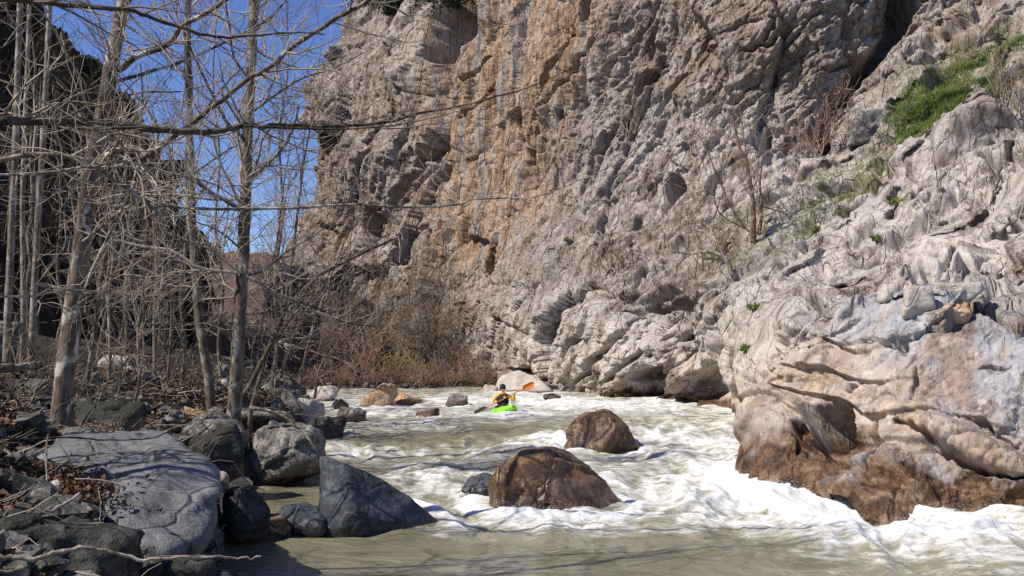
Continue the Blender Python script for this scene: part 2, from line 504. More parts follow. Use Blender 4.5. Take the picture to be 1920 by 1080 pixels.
def polydist(px, py, line):
    """distance in the wall's own chart to a polyline, and position along it 0..1"""
    best = np.full(px.shape, 1e9); t_best = np.zeros(px.shape)
    L = [math.dist(line[i][:2], line[i + 1][:2]) for i in range(len(line) - 1)]
    tot = sum(L); acc = 0
    for (a, b), l in zip(zip(line[:-1], line[1:]), L):
        ax, ay = a[:2]; bx, by = b[:2]
        t = np.clip(((px - ax) * (bx - ax) + (py - ay) * (by - ay)) / (l * l + 1e-9), 0, 1)
        d = np.hypot(px - ax - t * (bx - ax), py - ay - t * (by - ay))
        m = d < best
        best = np.where(m, d, best); t_best = np.where(m, (acc + t * l) / tot, t_best)
        acc += l
    return best, t_best
def blob(px, py, cx, cy, rx, ry, rot=0.0, soft=0.5):
    c, s = math.cos(R(rot)), math.sin(R(rot))
    u = ((px - cx) * c + (py - cy) * s) / rx
    v = (-(px - cx) * s + (py - cy) * c) / ry
    return 1 - sstep(1 - soft, 1 + soft, np.hypot(u, v))

CL = [ # photo column, row, metres up the gorge
 (520,745,60),(700,735,57),(850,735,54),(960,733,48),(1080,738,43),(1200,752,39),(1320,757,36),(1352,775,33),(1385,815,26),(1420,880,19.3),
 (1500,888,18.3),(1600,905,17),(1640,950,15.6),(1780,955,15.3),(1920,962,15),(2300,1000,13.5),
 (540,500,66),(600,200,68),(690,0,70),(700,-350,75),(850,400,56),(850,0,58),(850,-350,63),(1000,400,50),(1000,0,52),(1000,-350,57),
 (1200,400,45),(1200,0,47),(1200,-350,52),(1400,200,43),(1400,-350,49),(1550,120,42.5),(1650,-20,43.5),(1650,-350,49),
 (1700,70,44),(1570,215,42),(1420,420,38.5),(1300,545,37),
 (1150,620,40),(1000,640,46),(1400,560,33),(1450,640,27.2),(1400,730,26),(1500,760,20.8),(1600,760,18.8),(1600,560,24.2),(1500,612,23.4),(1500,650,22.6),(1600,602,20.2),(1600,650,19.6),(1490,575,27),(1500,480,33),(1650,400,32),
 (1700,250,37),(1850,130,38.5),(1920,60,40),(1920,-60,44),(1920,-350,52),(2300,-350,48),(2300,0,36),(1800,420,27.5),(1800,560,21.3),(1750,602,18.5),(1750,650,18.0),
 (1900,612,17.0),(1900,570,20.2),(1900,660,16.6),(1750,760,17.0),(1900,750,16.0),(1900,880,15.3),(1920,450,24),(1920,300,29),(2300,600,15.5),(2300,300,22)]
WATERLINE = ([480,700,960,1080,1200,1320,1345,1385,1420,1500,1600,1640,1780,1920,2400],[748,738,735,740,754,760,775,815,882,890,905,952,958,965,1005])
EDGE = ([-350,-100,0,60,150,230,330,400,500,560,800],[720,700,685,645,622,592,570,556,536,520,505])
su = np.concatenate((np.linspace(0, 1390, 700), np.linspace(1390, 1800, 70)[1:]))
sv_ = np.concatenate((np.linspace(-350, -12, 70)[:-1], np.linspace(-12, 700, 400)[:-1], np.linspace(700, 1000, 130)))
PX0, vv = np.meshgrid(su, (sv_ + 350) / 1350, indexing='ij')[0].T, None
nr, nc = len(sv_), len(su)
wl = np.interp(530 + su, *WATERLINE)
vfrac = np.linspace(0, 1, nr)
PY = np.empty((nr, nc)); PX = np.empty((nr, nc))
for j in range(nc):
    PY[:, j] = np.interp(vfrac, [0, .09, 1], [-350, -12, wl[j] + 46])
for i in range(nr):
    e = np.interp(PY[i], *EDGE)
    PX[i] = e + su * (1920 - e) / 1390.0
# where the bank stands nearer than the far wall its foot is met lower in the chart
wl2 = np.interp(PX[-1], *WATERLINE)
PY = PY + (wl2 - wl)[None] * np.linspace(0, 1, nr)[:, None] ** 3
Yc = tps([c[:2] for c in CL], [c[2] for c in CL], np.stack((PX.ravel(), PY.ravel()), -1)).reshape(nr, nc)
# the slope on the right climbs in blocky steps: steep faces with narrow ledges between them
nA = (60 * fbm(np.stack((PX / 90, PY / 70, 0 * PX), -1).reshape(-1, 3), 4, 170)).reshape(nr, nc); nB = (45 * fbm(np.stack((PX / 90, PY / 70, 0 * PX + 5), -1).reshape(-1, 3), 4, 171)).reshape(nr, nc)
polish = np.clip(blob(PX + nA, PY + nB, 1760, 755, 330, 135, 4, .4) + blob(PX + nA, PY + nB, 1490, 805, 180, 125, 10, .5) + .8 * blob(PX, PY, 1800, 880, 300, 120, 8, .3) + .85 * blob(PX, PY, 1790, 470, 105, 60, -10, .4)
                 + .35 * blob(PX, PY, 1100, 670, 200, 60, -8, .5), 0, 1)
P = pix(PX, PY, Yc)
gully = np.interp(PY, [-350, 0, 70, 215, 430, 560, 640, 760], [1720, 1700, 1690, 1570, 1400, 1240, 1080, 1000])
slope = sstep(-20, 90, PX - gully) * (1 - polish) * sstep(16, 19, Yc)
q0 = P.reshape(-1, 3)
sd_ = np.stack(((q0[:, 0] * .80 + q0[:, 2] * .60) * .30, -q0[:, 0] * .6 + q0[:, 2] * .8, q0[:, 1] * .5), -1)
_, _, ra = facet(sd_ * .55 + .25 * np.stack([fbm(q0 * .5, 3, 140 + i) for i in range(3)], -1), 141)
_, _, rb = facet(sd_ * 1.5 + .3 * np.stack([fbm(q0 * 1.1, 3, 150 + i) for i in range(3)], -1), 151)
def stair(Yv, h, off, sharp=.78):
    n = Yv / h + off
    fl = np.floor(n)
    return h * (fl + sstep(sharp, 1.0, n - fl) + .12 * (n - fl) - off)
off1 = (.75 * ra + .45 * fbm(q0 * .25, 3, 160)).reshape(nr, nc)
off2 = (.8 * rb + .4 * fbm(q0 * .6, 3, 161)).reshape(nr, nc)
Ys = stair(Yc, 1.9, off1, .6)
Ys = .4 * Ys + .6 * stair(Ys, .8, off2, .6)
for _ in range(3):
    Ys[:, 1:-1] = .5 * Ys[:, 1:-1] + .25 * (Ys[:, :-2] + Ys[:, 2:])
NRM = grid_normals(P)               # relief is pushed out along the plain slope's normal, turned a little towards the open gorge
Yc = Yc + (Ys - Yc) * slope * .62
P = pix(PX, PY, Yc)
px, py = PX.ravel(), PY.ravel()
# normals should face the camera side
flip = (NRM * (P - CAM)).sum(-1, keepdims=True) > 0
NRM = np.where(flip, -NRM, NRM)
NRM = np.where((PX > 1150)[..., None], NRM + .45 * np.array((-.5, -.8, .1)), NRM); NRM /= np.linalg.norm(NRM, axis=-1, keepdims=True)
nrm = NRM.reshape(-1, 3); base = P.reshape(-1, 3)

polish = polish.ravel()
spacing = np.maximum(np.linalg.norm(np.gradient(P, axis=0), axis=-1), np.linalg.norm(np.gradient(P, axis=1), axis=-1)).ravel()
def att(wl):
    return np.clip(wl / (3.2 * spacing), 0, 1) ** 1.5
rough = 1 - 0.68 * polish
dist_s = np.clip(base[:, 1] / 40, .35, 1.4)            # nearer rock shows finer relief
def strata(p, deg, k=0.5):
    """coordinates stretched along beds that climb to the right"""
    a = p[:, 0] * 0.92 + p[:, 1] * -0.38; d = p[:, 0] * 0.38 + p[:, 1] * 0.92
    c, s = math.cos(R(-deg)), math.sin(R(-deg))
    return np.stack(((a * c - p[:, 2] * s) * k, a * s + p[:, 2] * c, d * .8), -1)
ochre = np.clip(blob(px, py, 955, 130, 125, 330, 5, .45) + .8 * blob(px, py, 890, 350, 75, 190, 8, .5) + .35 * blob(px, py, 1060, 30, 70, 150, 0, .5), 0, 1)
warpv = np.stack([fbm(base * .35, 3, 30 + k) for k in range(3)], -1) * 0.22
lo = sstep(1300, 1500, px + 60 * fbm(base * .2, 2, 8))   # steep joints on the wall, lower dip on the near slope
wallm = 1 - sstep(1150, 1450, px + (py - 300) * .6)      # the sheer wall is plainer than the slope
disp = 1.1 * fbm(base * .13, 3, 3)
for deg, wgt, sd in ((60, 1 - lo, 1), (36, lo, 5)):
    m_ = wgt > .002
    st = strata(base[m_] + warpv[m_], deg)
    rg, ds, wm = rough[m_] * (1 - .65 * ochre[m_]), dist_s[m_], wallm[m_]
    fa, ca_, _ = facet(st * 0.42, sd, 1.0)
    fb, cb_, _ = facet(st * 1.05, sd + 1, 1.0)
    fc, cc_, _ = facet(st * 2.6, sd + 2, 1.0)
    fg, cg_, _ = facet(st * .17, sd + 40, 1.0)
    dd_ = (1.5 * fg - .3 * np.exp(-cg_ / .012)) * rg * (.35 + .45 * wm) * att(3.)[m_]
    dd_ += (0.75 * fa - 0.22 * np.exp(-ca_ / .03)) * rg * ds * (.85 - .6 * wm) * att(2.0)[m_]
    dd_ += (0.34 * fb - 0.16 * np.exp(-cb_ / .04)) * rg * np.clip(ds, .6, 1.1) * (.9 - .58 * wm) * att(.95)[m_]
    dd_ += (0.16 * fc - 0.07 * np.exp(-cc_ / .05)) * np.clip(rg, .35, 1) * np.clip(ds, .6, 1.2) * (1 - .25 * wm) * att(.4)[m_]
    dd_ += 0.11 * fbm(st * np.array((2.4, 2.0, 2.0)), 3, 9, .6) * rg * ds * att(.4)[m_]
    dd_ += 0.07 * fbm(st * np.array((9, 8, 8)), 2, 19, .6) * rg * ds * att(.12)[m_]
    disp[m_] += dd_ * wgt[m_]
# polished shelves: smooth scallops and flutes
sc = np.stack((base[:, 0] * 1.0, base[:, 1] * .6, base[:, 2] * 1.2), -1)
f1s, f2s, _, _ = voronoi(sc * 0.9 + warpv * .5, 44)
disp += polish * (0.20 * (f1s - .45) + 0.10 * fbm(base * 1.6, 5, 71, .55) + .07 * fbm(np.stack((base[:, 0] * 3.5, base[:, 1] * 3.5, base[:, 2] * .8), -1), 3, 73))
# worn bedding ledges that dip to the right
bd = (base[:, 2] + .13 * base[:, 0] + .22 * fbm(base * .7, 3, 75)) / .55
fr = bd - np.floor(bd)
disp += np.clip(polish * 1.3, 0, 1) * (.21 * (sstep(0, .12, fr) - fr)) * np.clip(.45 + 1.4 * fbm(base * .45, 2, 76), 0, 1)
# run-off flutes on the stained wall
disp += ochre * (0.75 * fbm(np.stack((base[:, 0] * .9, base[:, 1] * .9, base[:, 2] * .09), -1), 4, 21) + .15 * fbm(np.stack((base[:, 0] * 2.5, base[:, 1] * 2.5, base[:, 2] * .5), -1), 4, 23, ridged=True))

# measured crevices: chart polyline, half width, depth (m), asymmetric lip on the left
CREV = [
 ([(862,-60),(868,30),(850,75),(838,110)], 20, 4.0), ([(772,105),(762,150),(752,175)], 13, 2.2), ([(700,430),(735,420),(760,385),(790,340),(815,290)], 13, 1.6),
 ([(712,400),(715,470)], 20, 1.8), ([(918,465),(905,510),(885,565)], 7, 1.5), ([(830,250),(822,300)], 6, .9), ([(862,310),(858,370)], 6, .9), ([(968,200),(965,240)], 6, .9),
 ([(1000,215),(985,340)], 5, .7), ([(1048,205),(1040,225)], 7, .8), ([(1212,130),(1190,178)], 9, 1.3), ([(1275,80),(1262,120)], 5, .7), ([(1480,60),(1452,90),(1400,100)], 5, .8),
 ([(1690,-80),(1688,30),(1672,80),(1640,105)], 20, 3.0), ([(1640,105),(1600,150),(1575,185),(1545,225)], 13, 2.2), ([(1545,225),(1535,265)], 10, 1.2),
 ([(1182,395),(1170,420),(1150,455),(1128,480)], 6, 1.0), ([(1255,330),(1242,375)], 11, 1.4), ([(1440,240),(1425,300)], 8, 1.0), ([(1395,180),(1365,195)], 6, .9), ([(1460,120),(1450,150)], 5, .7),
 ([(1340,530),(1290,550),(1240,565),(1205,568)], 9, 1.5), ([(1205,560),(1180,610),(1130,660),(1100,700),(1080,715)], 6, 1.0), ([(960,688),(990,695),(1025,715)], 7, 1.4),
 ([(1215,650),(1190,680),(1145,730)], 6, 1.0), ([(1285,610),(1270,640)], 8, 1.1), ([(1260,680),(1235,700),(1215,705)], 9, 1.0), ([(1330,690),(1325,745)], 15, 1.5),
 ([(1412,690),(1395,730)], 5, .8), ([(1365,590),(1340,610),(1320,630)], 5, .6), ([(1300,640),(1280,690)], 4, .5), ([(1440,780),(1415,800),(1450,770)], 14, .7),
 ([(1600,790),(1585,830),(1572,862)], 30, 1.5), ([(1640,740),(1620,752)], 4, .4), ([(1690,800),(1760,840),(1830,878),(1920,895)], 6, .45), ([(1480,545),(1560,560),(1660,555),(1700,535)], 9, 1.0),
 ([(1700,540),(1760,530)], 12, 1.0), ([(1660,590),(1760,595),(1860,610),(1960,625)], 5, .5), ([(1790,402),(1850,408),(1905,420)], 17, 1.4), ([(1780,525),(1830,520)], 10, .8),
 ([(1840,290),(1920,285)], 13, 1.0), ([(1850,175),(1905,205)], 18, 1.2), ([(1655,425),(1670,405)], 8, .8), ([(1560,390),(1590,380)], 8, .8), ([(1740,75),(1700,90)], 6, .9), ([(1540,500),(1580,470),(1640,440)], 4, .6),
 ([(1500,470),(1560,420),(1620,360),(1690,300)], 5, .6), ([(1430,520),(1480,470),(1530,420)], 4, .5), ([(1100,-20),(1085,40)], 5, .7), ([(1140,250),(1120,285)], 5, .7), ([(1300,190),(1330,170)], 5, .6),
 ([(1470,640),(1455,680),(1440,720)], 5, .4), ([(1560,650),(1535,668)], 6, .3), ([(1640,640),(1600,648)], 5, .25), ([(1700,668),(1720,690)], 7, .25), ([(1655,800),(1665,850),(1640,900)], 6, .35),
 ([(1740,720),(1730,765)], 5, .2), ([(1840,700),(1900,690)], 4, .2), ([(1380,700),(1365,745)], 6, .5), ([(1500,770),(1530,790)], 7, .35), ([(1900,830),(1850,800),(1800,790)], 4, .25), ([(1540,875),(1545,840)], 8, .5),
 ([(640,250),(625,320)], 6, .8), ([(680,90),(665,130)], 6, .8), ([(600,420),(640,440)], 6, .8), ([(1500,600),(1485,650)], 4, .3), ([(1560,600),(1550,640)], 4, .3),
]
rj = np.random.default_rng(88)
for _ in range(46):                                   # long joints of the wall
    x0, y0 = rj.uniform(600, 1600), rj.uniform(-40, 640)
    an = R(rj.normal(66, 9)); L_ = rj.uniform(50, 210)
    if x0 > 1300 + (640 - y0) * .5 - 180: an = R(rj.normal(38, 8))
    CREV.append(([(x0, y0), (x0 - math.cos(an) * L_ * .5 + rj.normal() * 5, y0 + math.sin(an) * L_ * .5), (x0 - math.cos(an) * L_, y0 + math.sin(an) * L_)], rj.uniform(2.4, 4.2), rj.uniform(.35, .8)))
for _ in range(34):                                   # joints of the near slope
    x0, y0 = rj.uniform(1350, 1930), rj.uniform(230, 620)
    an = R(rj.normal(34, 10)); L_ = rj.uniform(40, 140)
    CREV.append(([(x0, y0), (x0 - math.cos(an) * L_ * .5 + rj.normal() * 4, y0 + math.sin(an) * L_ * .5), (x0 - math.cos(an) * L_, y0 + math.sin(an) * L_)], rj.uniform(2.4, 4.5), rj.uniform(.25, .5)))
jit = fbm(np.stack((px / 28, py / 28, 0 * px), -1), 3, 55)
jit2 = fbm(np.stack((px / 60, py / 60, 0 * px + 9), -1), 2, 57)
for line, w, dep in CREV:
    d, t = polydist(px + 9 * jit2, py + 9 * jit, line)
    ww = w * (0.45 + 0.75 * np.sin(np.pi * np.clip(t, .07, .93)))
    disp -= dep * (1 - sstep(.35, 1.25, d / ww))
# measured bulges
for cx, cy, rx, ry, rot, h in [(800,110,42,95,0,1.6),(690,220,90,150,8,1.0),(1500,830,75,70,0,.55),(1300,715,28,34,0,.7),(1760,470,100,60,-8,.5),(1100,640,95,50,-50,.6),
                               (1180,690,70,32,-52,.5),(1240,660,60,25,-55,.4),(1830,225,75,30,-25,.8),(1790,290,120,28,-20,.6),(1530,700,80,40,0,.25),(1740,690,50,40,0,.2),(1850,850,120,26,22,.3)]:
    disp += h * blob(px, py, cx, cy, rx, ry, rot, .55)
pos = base + nrm * disp[:, None]
# long narrow ledges are swept clean of relief too fine for them
pg_ = pos.reshape(nr, nc, 3)
for _ in range(12):
    for ax in (0, 1):
        g_ = np.linalg.norm(np.gradient(pg_, axis=ax), axis=-1)
        q_ = np.swapaxes(pg_, 0, 1) if ax else pg_
        w_ = sstep(.09, .34, g_) * .8 * (PX > 1180)
        w_ = w_.T if ax else w_
        w_[:, 1:-1] = np.maximum(w_[:, 1:-1], .75 * np.maximum(w_[:, :-2], w_[:, 2:]))
        w_ = w_[:, 1:-1, None]
        q_[:, 1:-1] = q_[:, 1:-1] * (1 - w_) + w_ * .5 * (q_[:, :-2] + q_[:, 2:])
pos = pg_.reshape(-1, 3)
disp = ((pos - base) * nrm).sum(1)
# left end wraps back into the side gorge, top leans back
posg = pos.reshape(nr, nc, 3)
k = 26
wrap = np.stack([posg[:, 0] + np.array((0.55, 1.0, 0.0)) * t for t in np.linspace(30, .5, k) ** 1.0], 1)
wn_ = 0.9 * fbm(wrap.reshape(-1, 3) * .4, 4, 91).reshape(nr, k)
wrap[..., 0] += wn_ * np.linspace(1, 0.1, k)[None]
posg = np.concatenate((wrap, posg), 1)
def pad(a, v=None):
    a = a.reshape(nr, nc)
    return np.concatenate((np.repeat(a[:, :1], k, 1) if v is None else np.full((nr, k), v), a), 1).ravel()
hgt = pos[:, 2] - zw(pos[:, 1])
wetA = np.clip(1.15 - hgt / (0.5 + 0.5 * blob(px, py, 1560, 850, 160, 90, 0, .5) + .25 * blob(px, py, 1800, 900, 260, 60, 8, .5)), 0, 1) * sstep(960, 1250, px)
pale = np.clip(blob(px, py, 1080, 640, 160, 110, -20, .5) + blob(px, py, 1330, 300, 180, 120, 0, .6) * .6 + blob(px, py, 1750, 450, 220, 150, -15, .5) + blob(px, py, 1430, 640, 170, 110, -20, .5)
               + .6 * blob(px, py, 795, 100, 40, 80, 0, .5) + .4 * blob(px, py, 1500, 330, 170, 170, -40, .5) + .32 * slope.ravel(), 0, 1)
warm = np.clip(blob(px, py, 1500, 760, 190, 80, 5, .5) + blob(px, py, 1700, 780, 230, 50, 12, .5) * .8 + .7 * blob(px, py, 1310, 720, 90, 45, 0, .5) + .5 * blob(px, py, 1050, 715, 120, 30, 0, .5)
               + .5 * blob(px, py, 1700, 690, 200, 50, 0, .5), 0, 1)
blue = np.clip(blob(px, py, 1850, 670, 200, 70, 6, .4) + .8 * blob(px, py, 1620, 610, 120, 40, 0, .6) + .8 * blob(px, py, 1860, 760, 120, 60, 0, .6) + .7 * blob(px, py, 1800, 905, 200, 30, 6, .5), 0, 1)
upf = sstep(.25, .7, grid_normals(posg)[:, k:].reshape(-1, 3)[:, 2] * np.where(flip, -1, 1).reshape(-1))
d1, _ = polydist(px, py, [(1380,470),(1500,400),(1640,290),(1720,180),(1900,95)])
green = (1 - sstep(20, 75, d1)) * .8 + blob(px, py, 1740, 195, 85, 30, -20, .5) + blob(px, py, 1690, 275, 90, 22, -20, .5) + blob(px, py, 1860, 115, 90, 26, -15, .5) + .4 * blob(px, py, 1380, 590, 80, 30, 0, .5)
green = np.clip(green, 0, 1)
cliff_me = mesh_np('cliff', posg.reshape(-1, 3), grid_faces(nr, nc + k)[:, ::-1], True,
                   dict(polish=pad(polish), ochre=pad(ochre), pale=pad(pale), warm=pad(warm), blue=pad(blue), wet=pad(wetA), green=pad(green)))
cliff = tag(obj('cliff', cliff_me, M['cliff']), kind='structure')
pxf, pyf = to_px(pos)
Yfinal = pos[:, 1]
def on_cliff(qx, qy):
    """the point of the wall that shows at a photo pixel"""
    d = (pxf - qx) ** 2 + (pyf - qy) ** 2
    c = np.where(d < 16)[0]
    i = c[np.argmin(Yfinal[c])] if len(c) else int(np.argmin(d))
    return Vector(pos[i].tolist())

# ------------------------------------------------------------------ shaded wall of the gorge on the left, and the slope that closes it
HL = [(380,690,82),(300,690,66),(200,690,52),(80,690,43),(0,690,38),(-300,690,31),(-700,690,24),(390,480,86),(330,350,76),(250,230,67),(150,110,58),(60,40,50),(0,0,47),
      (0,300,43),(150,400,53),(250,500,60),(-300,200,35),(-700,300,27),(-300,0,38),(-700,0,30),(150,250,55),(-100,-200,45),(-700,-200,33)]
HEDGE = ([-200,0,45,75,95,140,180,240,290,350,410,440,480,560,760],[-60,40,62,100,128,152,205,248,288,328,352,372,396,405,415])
hr, hc = 260, 300
hv = np.linspace(-330, 745, hr); hu = np.linspace(0, 1, hc)  # unseen upper rows raised so the hill shades the wood
PYh = np.repeat(hv[:, None], hc, 1)
PXh = np.interp(PYh, *HEDGE) - (1 - hu[None]) ** 1.5 * 1000
Yh = tps([c[:2] for c in HL], [c[2] for c in HL], np.stack((PXh.ravel(), PYh.ravel()), -1)).reshape(hr, hc)
Ph = pix(PXh, PYh, Yh)
nh = grid_normals(Ph)
nh = np.where((nh * (Ph - CAM)).sum(-1, keepdims=True) > 0, -nh, nh)
bh = Ph.reshape(-1, 3)
fh, chh, _ = facet(bh * .28, 61, 1.)
dh = 1.6 * fbm(bh * .12, 4, 60) + 1.5 * fh + .5 * fbm(bh * .6, 5, 62, ridged=True)
Ph = (bh + nh.reshape(-1, 3) * dh[:, None]).reshape(hr, hc, 3)
wrap = np.stack([Ph[:, -1] + np.array((-0.75, 1.0, 0.0)) * t for t in np.linspace(.8, 45, 22)], 1)
wrap[..., 0] += 1.2 * fbm(wrap.reshape(-1, 3) * .3, 4, 66).reshape(hr, 22) * np.linspace(.1, 1, 22)[None]
Ph = np.concatenate((Ph, wrap), 1)
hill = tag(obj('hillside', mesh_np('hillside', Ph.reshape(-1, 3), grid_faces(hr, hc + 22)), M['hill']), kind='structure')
# unseen stretch of the same wall, added and sized to shade the left bank
gy, gh = np.meshgrid(np.linspace(-14, 27, 90), np.linspace(0, 1, 60))
GX = -22.5 - 4.5 * gh + 0 * gy; GZ = 1 + 13 * gh
Pg = np.stack((GX, gy, GZ), -1); pg = Pg.reshape(-1, 3)
gf, _, _ = facet(pg * .28, 63, 1.)
Pg[..., 0] += (1.4 * gf + 1.5 * fbm(pg * .15, 4, 64) + .4 * fbm(pg * .7, 4, 65, ridged=True)).reshape(gh.shape)
tag(obj('gorge_shade_wall', mesh_np('gorge_shade_wall', Pg.reshape(-1, 3), grid_faces(60, 90)), M['hill']), kind='structure')
fx = np.linspace(250, 700, 120); fv = np.linspace(0, 1, 60)
FXg, FVg = np.meshgrid(fx, fv)
top = np.interp(fx, [250, 330, 400, 440, 480, 540, 620, 700], [400, 430, 470, 476, 470, 486, 470, 440])
FY = 735 + (top[None] - 735) * FVg
YF = 112 + 55 * FVg
Pf = pix(FXg, FY, YF)
Pf[..., 2] += 1.0 * fbm(Pf.reshape(-1, 3) * .15, 5, 77).reshape(FXg.shape)
tag(obj('far_hillside', mesh_np('far_hillside', Pf.reshape(-1, 3), grid_faces(60, 120)), M['farhill']), kind='structure')

#BOULDERS
# ------------------------------------------------------------------ boulders
def ico(sub):
    bm = bmesh.new()
    bmesh.ops.create_icosphere(bm, subdivisions=sub, radius=1)
    v = np.array([x.co[:] for x in bm.verts]); f = np.array([[w.index for w in t.verts] for t in bm.faces])
    bm.free()
    return v, f
ICO = {s: ico(s) for s in (2, 3, 4, 5, 6)}
def hull_planes(pts):
    bm = bmesh.new()
    for p in pts: bm.verts.new(p)
    bmesh.ops.convex_hull(bm, input=bm.verts)
    bm.normal_update()
    out = [(np.array(f.normal[:]), float(f.normal.dot(f.calc_center_median()))) for f in bm.faces if f.calc_area() > 1e-6]
    bm.free()
    return out
def radial(dirs, planes, p):
    s = 0
    for n, d in planes:
        s = s + np.clip(dirs @ n / max(d, .02), 0, None) ** p
    return s ** (-1.0 / p)
FOOT = []   # water-line footprints of boulders in the river: x, y, rx, ry
def finish_rock(v, f, name, mat, label, seed, rough, moss, wetspan, origin, cat, group, waterz, size):
    w = v + origin
    nd = v / (np.linalg.norm(v, axis=1, keepdims=True) + 1e-6)
    q = w / size * 2.2 + seed * 3.7
    fa, ck, _ = facet(q * .9, seed, 1.0)
    v = v + nd * (size * rough * (0.24 * fbm(q * .5, 3, seed) + 0.20 * fbm(q * 1.7, 5, seed + 5, .55) + 0.30 * fa - .10 * np.exp(-ck / .05)))[:, None]
    wet = np.clip(1.2 - (v[:, 2] + origin[2] - waterz) / wetspan, 0, 1) if wetspan > 0 else np.zeros(len(v))
    up = nd[:, 2]
    me = mesh_np(name, v, f, True, dict(wet=wet, moss=moss * sstep(-.1, .6, up)))
    o = obj(name, me, M[mat], None, origin.tolist())
    return tag(o, label, cat, group)
def hull_rock(label, pts, mat, seed=1, sub=5, p=22, rough=.22, moss=0., wetspan=.25, name='boulder', cat='boulder', group=None, water=True):
    """boulder whose corners are measured: (column, row, metres up the gorge)"""
    w = np.array([pix(*q) for q in pts])
    c = w.mean(0)
    v, f = ICO[sub]
    planes = hull_planes((w - c).tolist())
    r = radial(v, planes, p)
    size = np.linalg.norm(w.max(0) - w.min(0)) * .42
    vv = v * r[:, None]
    wz = float(zw(c[1]))
    if water: FOOT.append((c[0], c[1], (w[:, 0].max() - w[:, 0].min()) / 2, (w[:, 1].max() - w[:, 1].min()) / 2))
    return finish_rock(vv, f, name, mat, label, seed, rough, moss, wetspan if water else 0, c, cat, group, wz, size)
def rock(label, x0, x1, ytop, ybase, Y, mat, seed=1, depth=1.0, sub=4, nplanes=13, p=14, rough=.3, moss=0., wetspan=.2, name='boulder', cat='boulder', group=None, water=False, sink=.35, lean=0.):
    """boulder from its outline in the photo, standing Y metres up the gorge"""
    rng = np.random.default_rng(seed * 101)
    a = pix((x0 + x1) / 2, ybase, Y); wd = (x1 - x0) / F * Y; ht = (ybase - ytop) / F * Y
    v, f = ICO[sub]
    planes = []
    for k in range(nplanes):
        n = rng.normal(size=3); n /= np.linalg.norm(n)
        planes.append((n, rng.uniform(.62, .95)))
    for n in ((1, 0, 0), (-1, 0, 0), (0, 1, 0), (0, -1, 0), (0, 0, 1), (0, 0, -1)):
        planes.append((np.array(n, float), 1.0))
    vv = v * radial(v, planes, p)[:, None]
    mn, mx = vv.min(0), vv.max(0)
    vv = (vv - (mn + mx) / 2) / (mx - mn) * 2
    full = ht * (1 + sink)
    vv = vv * np.array((wd / 2, wd * depth / 2, full / 2))
    vv[:, 0] += lean * vv[:, 2]
    c = np.array((a[0], Y + wd * depth * .25, a[2] + ht - full / 2))
    if water: FOOT.append((c[0], c[1], wd / 2, wd * depth / 2))
    return finish_rock(vv, f, name, mat, label, seed, rough, moss, wetspan, c, cat, group, float(zw(Y)) if water else a[2], max(wd, full) * .5)

# in the river
hull_rock('dark blue-grey wedge boulder with pale veins at the river edge',
    [(598,852,14.0),(628,858,13.9),(700,888,14.1),(772,932,14.3),(842,990,14.6),(594,930,13.7),(597,1004,13.45),(700,1004,13.7),(800,996,14.1),
     (604,862,15.0),(840,1000,15.0),(590,1070,13.5),(850,1050,14.5),(720,1060,13.7),(596,1000,15.6),(760,960,15.2),(650,880,13.7),(660,960,13.35)], 'blue_rock', 3, p=46, rough=.085, wetspan=.14)
hull_rock('largest brown boulder standing alone in midstream white water',
    [(915,892,16.0),(940,868,15.7),(985,846,15.6),(1030,838,15.8),(1062,840,16.2),(1100,868,16.0),(1135,895,15.8),(1163,930,15.8),(1190,972,15.9),(905,945,15.6),(985,975,15.2),(1060,978,15.1),
     (1130,970,15.4),(985,868,15.25),(1060,866,15.5),(940,905,16.9),(1110,900,17.1),(1030,850,17.0),(930,1000,15.8),(1150,1000,16.2)], 'brown_rock', 5, p=30, rough=.17, wetspan=1.3, moss=.7)
rock('low dark rock lapped by water beside the midstream boulder', 866, 935, 891, 912, 16.4, 'blue_rock', 7, 1.1, 4, water=True, sink=.9, wetspan=.3)
hull_rock('brown hump-backed boulder with water pouring past, behind the largest one',
    [(1068,800,23.8),(1085,775,23.7),(1120,764,23.8),(1145,768,23.8),(1165,795,23.5),(1188,812,23.4),(1204,850,23.5),(1050,850,23.5),(1120,860,22.9),(1110,785,23.2),(1160,800,22.9),
     (1080,800,25.),(1170,800,25.),(1120,770,24.9),(1080,870,24),(1190,870,24.2)], 'brown_rock', 9, p=20, rough=.24, wetspan=1.2, moss=.5)
rock('orange-brown stone with a pale peak standing in the far rapids', 676, 738, 722, 767, 33.5, 'orange_rock', 12, .9, 4, 10, water=True, wetspan=.1, lean=.15)
rock('low rusty stone just right of the pale-peaked stone', 733, 790, 738, 762, 34.5, 'orange_rock', 14, .9, water=True, wetspan=.25)
rock('small round stone alone in the far rapids left of the kayak', 834, 878, 741, 764, 33.2, 'mottled_rock', 15, .9, water=True, wetspan=.35)
rock('small brown stone at the lip of the drop', 778, 822, 766, 791, 29.3, 'brown_rock', 16, .9, water=True, wetspan=.3)
rock('round grey-brown stone at the left end of the lip', 630, 684, 765, 797, 28.0, 'mottled_rock', 17, .9, water=True, wetspan=.3)
rock('small dark red stone between pale stones upstream', 623, 654, 749, 768, 32.0, 'dark_rock', 18, .9, water=True)
rock('pale flat-topped boulder by the thicket at the water', 576, 630, 724, 753, 36.5, 'pale_rock', 19, .9, water=True, wetspan=.12)
rock('tiny dark stone in the white water behind the kayak', 1018, 1052, 738, 752, 37.5, 'dark_rock', 20, .9, 3, water=True)
rock('pale rounded stone on the far bank behind the kayaker', 905, 938, 722, 742, 43.5, 'pale_rock', 21, .9, 3)
